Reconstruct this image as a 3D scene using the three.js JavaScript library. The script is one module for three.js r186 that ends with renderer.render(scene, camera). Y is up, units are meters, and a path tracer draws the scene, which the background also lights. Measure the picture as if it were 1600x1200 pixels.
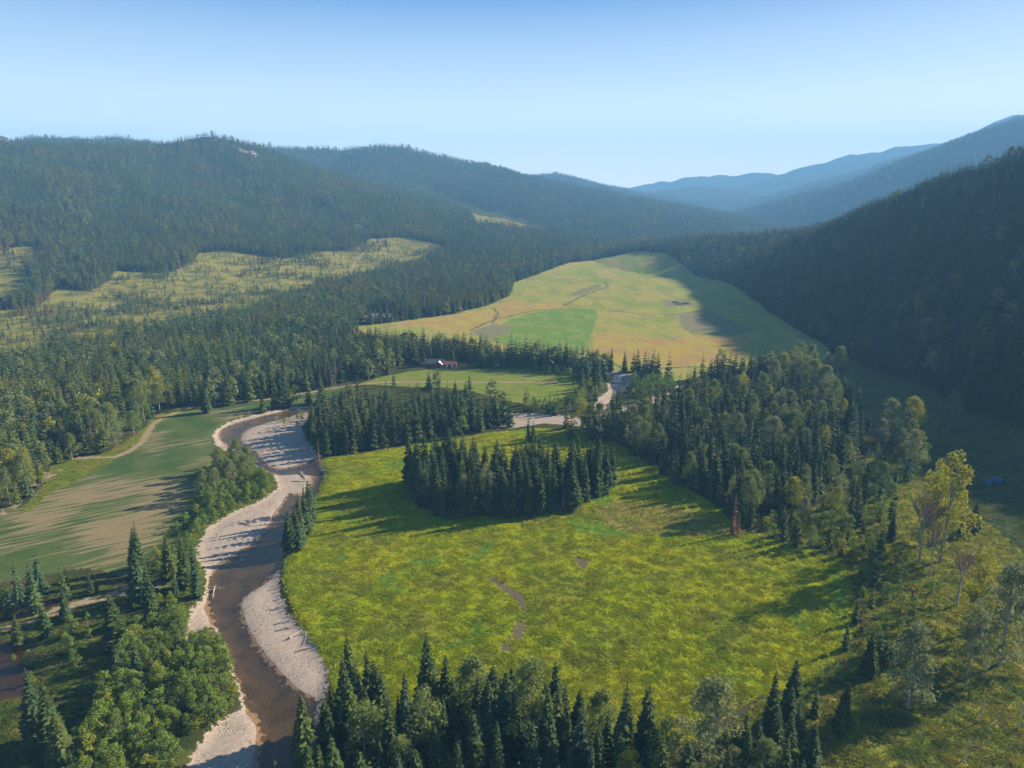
import * as THREE from 'three';
import { mergeGeometries } from 'three/addons/utils/BufferGeometryUtils.js';
import { createNoise2D } from 'simplex-noise';

// ---------------------------------------------------------------- camera, sky, sun, air, exposure
const scene = new THREE.Scene();
const EYE = 120, PITCH = 14.317;                      // metres above the valley floor, degrees below level
const camera = new THREE.PerspectiveCamera(56, 4 / 3, 1, 60000);
camera.position.set(0, EYE, 0);
camera.rotation.set(-PITCH * Math.PI / 180, 0, 0);

const SUN_ROUND = 24 * Math.PI / 180, SUN_UP = 24 * Math.PI / 180;   // from the right and a little ahead
const sunTo = new THREE.Vector3(Math.cos(SUN_ROUND) * Math.cos(SUN_UP), Math.sin(SUN_UP), -Math.sin(SUN_ROUND) * Math.cos(SUN_UP));
const sun = new THREE.DirectionalLight(new THREE.Color().setRGB(1, 0.86, 0.66), 5);
sun.name = 'sun';
sun.position.copy(sunTo).multiplyScalar(3000);
sun.castShadow = true;
sun.shadow.mapSize.set(4096, 4096);
Object.assign(sun.shadow.camera, { left: -1200, right: 1200, top: 1200, bottom: -1200, near: 10, far: 8000 });
scene.add(sun, sun.target);

{ // clear evening sky: pale and a little warm low down, blue above, brighter round the sun
  const W = 512, H = 256, data = new Float32Array(W * H * 4);
  const stops = [[0, 0.70, 0.64, 0.52], [5, 0.48, 0.48, 0.45], [9, 0.23, 0.275, 0.34], [14, 0.035, 0.095, 0.225], [25, 0.018, 0.06, 0.175], [60, 0.015, 0.046, 0.135], [90, 0.013, 0.04, 0.115]];
  for (let j = 0; j < H; j++) {
    const up = ((j + 0.5) / H - 0.5) * 180, e = Math.max(0, up);
    let k = 0; while (k < stops.length - 2 && stops[k + 1][0] < e) k++;
    const a = stops[k], b = stops[k + 1], t = (e - a[0]) / (b[0] - a[0]);
    for (let i = 0; i < W; i++) {
      const r = ((i + 0.5) / W - 0.5) * 2 * Math.PI, c = Math.cos(up * Math.PI / 180);
      const cs = Math.cos(r) * c * sunTo.x + Math.sin(up * Math.PI / 180) * sunTo.y + Math.sin(r) * c * sunTo.z;
      const glow = 0.12 * Math.exp((cs - 1) * 5), o = (j * W + i) * 4;
      for (let q = 0; q < 3; q++) data[o + q] = (a[q + 1] + (b[q + 1] - a[q + 1]) * t) * (0.93 + 0.07 * cs) + glow * [1, 0.9, 0.75][q];
      data[o + 3] = 1;
    }
  }
  const sky = new THREE.DataTexture(data, W, H, THREE.RGBAFormat, THREE.FloatType);
  sky.mapping = THREE.EquirectangularReflectionMapping; sky.magFilter = sky.minFilter = THREE.LinearFilter; sky.needsUpdate = true;
  scene.background = sky; scene.environment = sky;
}
scene.fog = new THREE.FogExp2(new THREE.Color().setRGB(0.23, 0.56, 1.0), 0.00017);

const renderer = new THREE.WebGLRenderer({ antialias: true });
renderer.toneMapping = THREE.LinearToneMapping;
renderer.toneMappingExposure = 3.3;
renderer.shadowMap.enabled = true;

// ---------------------------------------------------------------- helpers
const seeded = (s) => () => { s = (s + 0x6d2b79f5) | 0; let t = Math.imul(s ^ (s >>> 15), 1 | s); t = (t + Math.imul(t ^ (t >>> 7), 61 | t)) ^ t; return ((t ^ (t >>> 14)) >>> 0) / 4294967296; };
const noise = createNoise2D(seeded(11)), noiseB = createNoise2D(seeded(29));
const fbm = (x, y, n = 3) => { let s = 0, a = 1, w = 0; for (let i = 0; i < n; i++) { s += a * noise(x, y); w += a; a *= 0.5; x = x * 2.03 + 17.1; y = y * 2.03 - 9.7; } return s / w; };
const clamp = (v, a = 0, b = 1) => Math.min(b, Math.max(a, v)), lerp = (a, b, t) => a + (b - a) * t;
const step = (a, b, v) => { const t = clamp((v - a) / (b - a)); return t * t * (3 - 2 * t); };
const mix3 = (a, b, t) => [lerp(a[0], b[0], t), lerp(a[1], b[1], t), lerp(a[2], b[2], t)];
const rgb = (r, g, b) => new THREE.Color().setRGB(r, g, b);
const taken = new Map();
const numbered = (n) => { const k = taken.get(n) ?? 0; taken.set(n, k + 1); return k ? n + '_' + String(k).padStart(3, '0') : n; };
const inside = (poly, x, d) => { let c = false; for (let i = 0, j = poly.length - 1; i < poly.length; j = i++) { const [xi, di] = poly[i], [xj, dj] = poly[j]; if ((di > d) !== (dj > d) && x < (xj - xi) * (d - di) / (dj - di) + xi) c = !c; } return c; };
const shade = (o) => { o.castShadow = o.receiveShadow = true; return o; };
// plan coordinates used throughout: x to the right, d ahead of the viewpoint (so world z = -d), in metres

const HILLS = {
  near_left: [[-2600,1000,330,1100,1.5],[-1700,1300,300,1150,1.45],[-1144,1700,253.1,1180,1.45],[-1063,1800,246.5,1220,1.5],[-978,1900,248.9,1280,1.7],[-944,2000,260.5,1330,1.8],[-880,2050,275.5,1370,1.9],[-831,2100,284.4,1400,1.9],[-761,2150,271.1,1300,1.7],[-673,2150,239.9,1150,1.5],[-571,2100,199.6,950,1.35],[-479,2000,149.8,760,1.2],[-409,1900,104.2,560,1.1],[-362,1800,59.6,420,1.1],[-319,1700,7.8,300,1.1]],
  second_left: [[-1600,2600,330,1500,1.6],[-962,3000,318.8,1500,1.7],[-838,3100,322.9,1600,1.7],[-703,3200,326.9,1650,1.7],[-567,3200,342.3,1700,1.6],[-432,3200,324.3,1700,1.6],[-279,3300,296.0,1700,1.5],[-116,3400,260.0,1600,1.5],[92,3600,203.4,1500,1.5],[254,3700,138.4,1300,1.4],[425,3800,75.6,1000,1.3],[640,3900,41.7,700,1.2]],
  third_left: [[-416,4900,321.7,1500,1.4],[0,4900,281.7,1500,1.4],[245,4800,286.2,1400,1.3],[427,5000,227.6,1300,1.2],[556,5000,207.0,1200,1.2],[712,5200,189.0,1000,1.1],[843,5300,84.7,700,1.1],[979,5400,7.1,500,1.1]],
  far_centre: [[694,8100,200.7,1900,1.2],[1130,8000,226.1,1800,1.2],[1436,8000,272.3,1900,1.2],[1957,8200,363.7,1900,1.2],[2374,8200,383.9,1900,1.2],[2723,8000,403.6,1900,1.2],[3225,7900,419.4,1900,1.2],[4021,7900,490.2,1900,1.2]],
  centre_knoll: [[838,6500,87.5,1200,1.3],[1080,6300,172.3,1200,1.2],[1356,6100,216.0,1300,1.1],[1721,6100,226.1,1300,1.1],[1909,6100,160.5,1100,1.2],[2041,6000,49.9,800,1.2]],
  far_right: [[2470,7600,239.7,1800,1.2],[2835,7400,370.2,2000,1.2],[3228,7200,539.0,2100,1.2],[3493,6900,588.2,2100,1.2],[3888,6600,636.6,2000,1.2],[4008,6300,738.3,2000,1.2],[4068,6100,814.8,2000,1.2],[4506,5900,888.8,2000,1.2]],
  mid_right: [[1856,5900,31.3,900,1.2],[2105,5700,115.3,1100,1.2],[2348,5500,238.3,1300,1.2],[2608,5300,364.0,1400,1.2],[2758,5100,437.4,1400,1.2],[2929,4900,495.7,1400,1.2],[3354,4700,529.1,1400,1.2]],
  right: [[1861,4400,28.0,600,1.1],[1915,4200,85.0,800,1.1],[2026,3950,185.4,1000,1.1],[2104,3650,299.9,1200,1.1],[2126,3500,357.5,1200,1.1],[2173,3250,456.9,1200,1.1],[2396,3000,487.5,1200,1.1]],
  near_right: [[300,1650,14,260,1.0],[370,1450,40,260,1.0],[497,1180,71.4,225,1.0],[490,1050,94.5,222,1.0],[495,960,116.0,226,1.0],[506,910,129.8,230,1.0],[517,865,141.5,236,1.0],[529,830,150.8,244,1.0],[542,800,160.7,254,1.0],[585,680,182,282,1.0],[590,560,182,300,1.0],[560,440,176,300,1.0],[535,330,146,282,1.0],[520,240,95,300,1.0],[540,160,55,280,1.0],[560,40,40,280,1.0],[600,-300,40,300,1.0]],
};
const AREAS = {
  meadow: [[[-93.3,324.6],[-74.9,332.7],[-51.6,345],[-33.1,355],[-13.6,364.5],[10.4,374.5],[34.4,370],[52.4,350.9],[64.5,327.3],[73.2,297.2],[82.6,269.9],[86.1,247.8],[99,237.5],[109.5,229.7],[113.5,221.1],[107.2,202.8],[92.6,176],[76.8,159.7],[62.5,156],[52.8,150.1],[42.9,141.5],[27.9,131.8],[13.5,126.5],[-13.9,131.8],[-36.3,145.7],[-45.4,158.4],[-49,164.8],[-54.6,176],[-61.6,186.9],[-69.2,200.9],[-75.2,214.7],[-78.6,227.9],[-78.9,247.8],[-81.7,278.2],[-84.6,307.9]]],
  hay: [[[-173.7,204.7],[-203.6,245.2],[-201.8,263.1],[-196.9,271.1],[-205,298.7],[-205.4,321.2],[-190.1,326.4],[-187.5,346],[-195.7,383.8],[-191.5,402.5],[-177.5,409.1],[-147.8,434.6],[-124.7,453.4],[-102.8,468.4],[-100.4,456.6],[-121.5,425.8],[-138.5,417.3],[-148.8,402.5],[-158.9,389.9],[-160.7,374.5],[-158,359.2],[-149.6,345],[-141.4,335.4],[-140.9,318.6],[-134.9,291.3],[-126.9,264.9],[-128.6,247.8],[-122.1,223.3],[-122.2,212.6],[-134.3,217.6],[-144.1,219.8],[-156.4,215.5],[-166.2,211.4]]],
  roadside: [[[-195.4,264.9],[-197.9,280.9],[-207.4,302.5],[-214.3,316.1],[-208.5,326.4],[-198,335.4],[-198,363.5],[-204,393.6],[-203.1,409.1],[-191.1,414.5],[-181.9,420.1],[-177.5,409.1],[-191.5,402.5],[-195.7,383.8],[-186.9,346],[-189.1,324.6],[-191.4,297.2],[-196,284.3],[-191.6,264.9]],[[-236.2,341.1],[-215.1,348.9],[-206.9,337.3],[-213.6,330],[-225,326.4]]],
  soil: [[[-214.6,304.8],[-206.4,312.8],[-203.7,289.9],[-205.6,287.8]],[[-205.1,268],[-200.2,273],[-198,264.9],[-199.8,260.2]],[[-118.6,212.6],[-110.5,208.6],[-115.2,202.8],[-129.1,197.2],[-139.3,188.6],[-146.1,182.1],[-148.3,185.3],[-141.9,192.6],[-136.1,199],[-127.3,204.7]]],
  midfield: [[[-103.2,470.2],[-89.7,492],[-73.9,507.6],[-46.9,515.7],[-4.7,515.7],[32.3,507.6],[44.2,484.5],[45,463.3],[31.8,431.7],[15.4,417.3],[0,425.8],[-24.8,450.1],[-42.1,460],[-67.9,463.3]]],
  pasture: [[[-136.5,709],[-105.4,736.6],[-68.8,770.7],[-29.8,838.2],[-3.3,930.9],[2.9,1078.9],[53.4,1212.8],[107.2,1356.2],[175.1,1426.3],[252.7,1441.1],[285.8,1356.2],[283.8,1171.3],[291.9,999.6],[287.5,827.9],[266.2,602],[227.9,470.2],[204.9,488.2],[175.6,507.6],[133.6,488.2],[112.6,473.7],[92.4,507.6],[69.8,511.6],[47.6,524.1],[24.4,537.2],[-5,546.3],[-20.3,560.5],[-41.6,575.4],[-74.1,585.8],[-108.2,599.2],[-135.1,625],[-151.8,662.8],[-151.6,705.3]]],
  pasture_yellow: [[[-127.7,712.8],[-93.2,744.8],[-55.7,779.7],[-21.9,817.8],[0,882.2],[45.9,859.7],[84.8,827.9],[21.6,807.9],[-13.2,736.6],[-33.6,679.9],[-46.7,649.7],[-66.1,669.5],[-101.1,705.3]],[[-16.9,625],[0,607.6],[0,588.4],[-16.1,593.8]],[[59.9,551],[77.4,662.8],[95.3,662.8],[142,631],[173.6,643.4],[216.1,649.7],[194,588.4],[168,528.4],[123.8,524.1],[78,537.2]]],
  pasture_green: [[[-26.2,646.5],[-6.5,724.5],[21,784.2],[58.3,817.8],[93.2,817.8],[92.2,770.7],[69.3,631],[54.8,560.5],[30.5,560.5],[0,588.4]]],
  pasture_brown: [[[-39.1,669.5],[-19.2,712.8],[3.1,697.8],[-5.9,656.2],[-22.7,631]],[[180.9,779.7],[222.2,817.8],[224,736.6],[233.7,676.4],[212.3,656.2],[165.1,656.2],[165.1,697.8]],[[184.2,882.2],[225.2,905.9],[212.6,838.2],[176.9,827.9]],[[72.7,930.9],[92.9,999.6],[126.7,1062],[128.4,1037.8],[86.7,930.9]]],
  gravel: [[[-116.1,420.1],[-132.3,417.3],[-145.8,402.5],[-157.1,389.9],[-160.1,375.7],[-157.8,361.3],[-149.8,346.9],[-142.2,337.3],[-135.9,339.2],[-125.7,330],[-120.3,317.8],[-107.1,306.4],[-100.7,289.9],[-105,275],[-110,268],[-115.6,252.2],[-113,237.5],[-110.1,227.9],[-102.4,218.9],[-96.6,202.8],[-97.4,195.4],[-94.2,183.7],[-88.2,168.9],[-82.5,152.4],[-81,151.9],[-86.3,168.9],[-91.3,182.1],[-87.8,186.9],[-79.5,176],[-69.5,158.4],[-66.3,152.4],[-70.7,144.6],[-71.8,136.5],[-70.2,126.5],[-56.4,115.4],[-41.4,115.4],[-45.7,135.5],[-46.6,150.1],[-47.1,159.7],[-48.3,166.1],[-54.1,176],[-60.4,185.3],[-67.1,192.6],[-73.9,206.6],[-78.3,219.8],[-79.3,228.8],[-78.9,247.8],[-82.6,277.6],[-84.2,306.4],[-92.2,327.3],[-103.2,350.9],[-114.8,374.5],[-114.3,398.6]],[[-113.3,409.1],[-90.6,409.1],[-59,398.6],[-36.6,396.1],[-14.6,393.6],[0,402.5],[18.6,402.5],[36.6,396.1],[47.2,409.1],[53.9,434.6],[62.3,453.4],[65.6,479],[64.2,503.6],[74.5,511.6],[88.5,497.7],[79.6,470.2],[66.3,437.7],[62.3,409.1],[62.3,383.8],[53.3,370],[35.2,379.1],[17.8,383.8],[0,374.5],[-35.2,379.1],[-71.2,383.8],[-101.1,389.9],[-113.6,396.1]],[[-159.3,749],[-153.9,784.2],[-123.1,788.9],[-110.1,770.7],[-131.8,736.6],[-145.1,720.6]],[[60.4,409.1],[83.9,434.6],[103.2,450.1],[110.9,470.2],[112.8,463.3],[102.3,434.6],[79.3,409.1],[60.5,383.8]]],
  mud: [[[-167,200.9],[-157.6,204.7],[-146.3,202.8],[-138,199],[-140.6,193.7],[-149.4,186.9],[-155.7,185.3]],[[-152.6,176],[-144,179],[-133.1,176],[-127.6,170.3],[-125.8,162.2],[-118.6,156],[-126.5,153.6],[-136.9,154.8]]],
  water: [[[-115.7,418.7],[-131.1,413.2],[-141.3,402.5],[-151.6,389.9],[-157.6,379.1],[-157.2,370],[-151.1,357.1],[-144.7,348.9],[-138.9,342.1],[-135.5,345],[-141.8,357.1],[-144.4,367.8],[-144.1,376.8],[-139.5,383.8],[-132.6,393.6],[-123.8,406.4],[-114,411.8]],[[-140,345],[-136.3,350.9],[-126.1,336.4],[-113.1,316.1],[-106.7,314.4],[-99.7,321.2],[-94.4,326.4],[-85.2,307.9],[-82.4,278.9],[-81.3,256.1],[-79.6,232.6],[-78.7,221.1],[-82.2,208.6],[-84.9,202],[-82.7,195.4],[-79.1,188.6],[-71.8,177.5],[-62.9,167],[-55.6,159.2],[-47.8,154.8],[-47.2,145.7],[-46.8,136.5],[-45.1,124.8],[-43.9,115.4],[-51.4,115.4],[-55.8,131.8],[-57.9,141.5],[-61,148.8],[-65.2,152.9],[-70.9,162.2],[-80.1,177.5],[-87.1,187.9],[-93.7,199],[-99.8,214.7],[-100.3,223.3],[-93.5,241.5],[-93,254.4],[-94.1,273.7],[-95.1,291.3],[-103.6,306.4],[-110.1,310.3],[-117.9,316.1],[-125.7,328.2]],[[41.3,370],[49.9,370],[57.8,389.9],[61.2,409.1],[68,440.7],[79.6,470.2],[78.5,492],[73.4,503.6],[67.1,497.7],[66.7,470.2],[66.9,450.1],[59.6,425.8],[55.5,406.4],[46.9,389.9]],[[57.8,389.9],[79.3,420.1],[95.3,431.7],[106.2,460],[107.9,456.6],[98,425.8],[79.3,409.1],[59.8,379.1]]],
  bar: [[[-108.5,306.4],[-96.4,309.5],[-89.1,306.4],[-86.1,287.8],[-89.8,284.3],[-98.4,287.8]]],
  rough: [[[85.2,245.2],[98.1,235],[112.4,221.1],[106.6,200.9],[92.6,176],[74.4,157.7],[59.7,152.4],[46.7,139.5],[35.1,126.5],[26.8,73.3],[98.1,73.3],[198,123.1],[187.1,167.5],[176.9,214.7],[181.7,247.8],[183.9,284.3],[183.7,314.4],[185.1,341.1],[167,322.9],[135.2,284.3],[111.9,259]]],
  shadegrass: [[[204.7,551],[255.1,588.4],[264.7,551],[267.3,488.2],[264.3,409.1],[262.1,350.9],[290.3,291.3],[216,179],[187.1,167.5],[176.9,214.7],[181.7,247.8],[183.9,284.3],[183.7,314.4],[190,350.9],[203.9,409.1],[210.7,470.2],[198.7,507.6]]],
  shrubland: [[[-173.5,199],[-154.5,212.6],[-122.2,212.6],[-127.4,245.2],[-119.5,247.8],[-109.6,227.9],[-102.1,218.1],[-96.2,200.9],[-98.2,197.2],[-92.5,179],[-82.5,152.4],[-67.4,115.4],[-125.4,115.4]],[[-126.9,264.9],[-134.9,291.3],[-140.9,318.6],[-141.5,337.3],[-124.2,327.3],[-119.1,316.1],[-106.6,304.8],[-100.7,289.9],[-105,275],[-110,268],[-115,254.4],[-113.7,237.5],[-119.7,237.5]]],
  tan: [[[33.2,271.1],[39.7,277.6],[52.3,273.7],[67.4,271.1],[81.3,256.1],[81,246.7],[70.6,243.6],[56.7,244.6],[42.7,245.7],[35.3,253.3]]],
  bare: [[[-8.8,214.7],[-5.2,213.4],[3.6,202.8],[4.6,192.6],[2.3,193.7],[1.6,199],[-4.1,206.6]],[[1.5,189.2],[4.5,188.6],[2.9,179],[-0.7,179]],[[-3.9,177.2],[0,177.8],[0,173.7],[-3.1,173.1]],[[21.2,228.8],[26,225.6],[24.9,218.9],[21.7,221.5]]],
  weeds: [[[-62.4,228.8],[-57,229.7],[-56.4,226.9],[-61.7,226]],[[-44.2,214.7],[-40.3,218.9],[-37.2,212.6],[-40.7,206.6]],[[-35.2,225.6],[-24.3,226.5],[-23.9,222.4],[-33.6,221.5]],[[-14.4,227.9],[-9.2,238.5],[-4.6,240],[-6.8,233.5],[-12.1,225.6]],[[21.1,257.8],[32,256.1],[45,245.2],[35.3,243.6],[23.9,247.8]],[[-19.6,177.2],[-11.7,179.6],[-9.9,190.3],[-8.5,185.3],[-10.4,177.5],[-17.7,175.4]],[[-60,318.6],[-49.2,327.3],[-48.8,316.1],[-57.1,310.3]],[[107.1,218.9],[109.9,214.7],[94.6,182.1],[93.2,182.1]],[[33.8,284.3],[42.8,280.9],[38.9,271.1],[32.7,274.3]],[[84.8,199],[86,192],[85,183.7],[82.8,183.7],[82.7,190.3]]],
  clearing: [[[-726.8,1014],[-691.9,1072],[-657.6,1029.5],[-631.8,945],[-586.7,891.3],[-558.2,815.9],[-571.2,782.3]],[[-537.1,984.6],[-475.7,1000.6],[-467,1063.9],[-493.1,1151.4],[-457.2,1189.6],[-369.9,1173],[-330.8,1261.6],[-291.4,1308.4],[-276.1,1441.8],[-207.7,1492.3],[-138,1438.3],[-120.2,1375.5],[-160.7,1220.1],[-221,1090.5],[-260.3,980.7],[-274.7,858],[-282.7,753.2],[-297,705.3],[-327.5,662.8],[-340.9,631],[-356.1,588.4],[-369.5,551],[-400.1,524.1],[-564.7,753.4],[-522.6,793.1],[-555.3,884.1],[-513.9,879.2],[-518.8,932.9]],[[-357.5,2613.5],[-296.3,2667.7],[-292.7,2590.8],[-343.5,2538.1]],[[-241,2558.2],[-170.5,2483.4],[-61.2,2370.5],[92.6,2139.5],[83.8,1931.5],[-16.3,1886.2],[-86,1806.6],[-111,1979],[-193.9,2373]],[[-255.1,588.4],[-247.2,602],[-237.4,570.3],[-248.7,570.3]],[[-244.4,728.5],[-231.4,728.5],[-222.9,690.5],[-232.2,690.5]]],
};
const LINES = {
  track: [[[-252,327.3],[-225,326.4],[-211.5,326.4],[-191,328.2],[-188,337.3],[-189.4,350.9],[-198.2,381.5],[-198.5,393.6],[-192.6,409.1],[-178,420.1],[-147.8,434.6],[-110.7,465],[-86.9,475.5],[-43.5,475.5],[-4.3,475.5],[30.4,475.5]]],
  ditch: [[[59.7,838.2],[90.8,930.9],[136.6,1029.9],[140.3,1096.2],[79.9,1132.5]],[[-39.5,676.4],[-19.8,736.6],[21.4,798.3],[74.2,833],[98.2,848.8]],[[57.4,588.4],[72.4,551],[83.2,507.6]],[[100.8,807.9],[139.2,779.7],[178.9,770.7]],[[172.7,588.4],[166.5,560.5],[168.2,537.2]],[[-22.1,827.9],[-15.3,779.7],[-19.3,716.7]],[[93.5,513.6],[132.9,522],[171.2,515.7],[180.2,507.6]]],
  hilltrack: [[[-457.3,802.1],[-450.9,845.9],[-452.2,871.4],[-445.9,885.6]],[[-249.2,1124.1],[-259.8,1209.3],[-261.5,1300.7]]],
};
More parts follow.
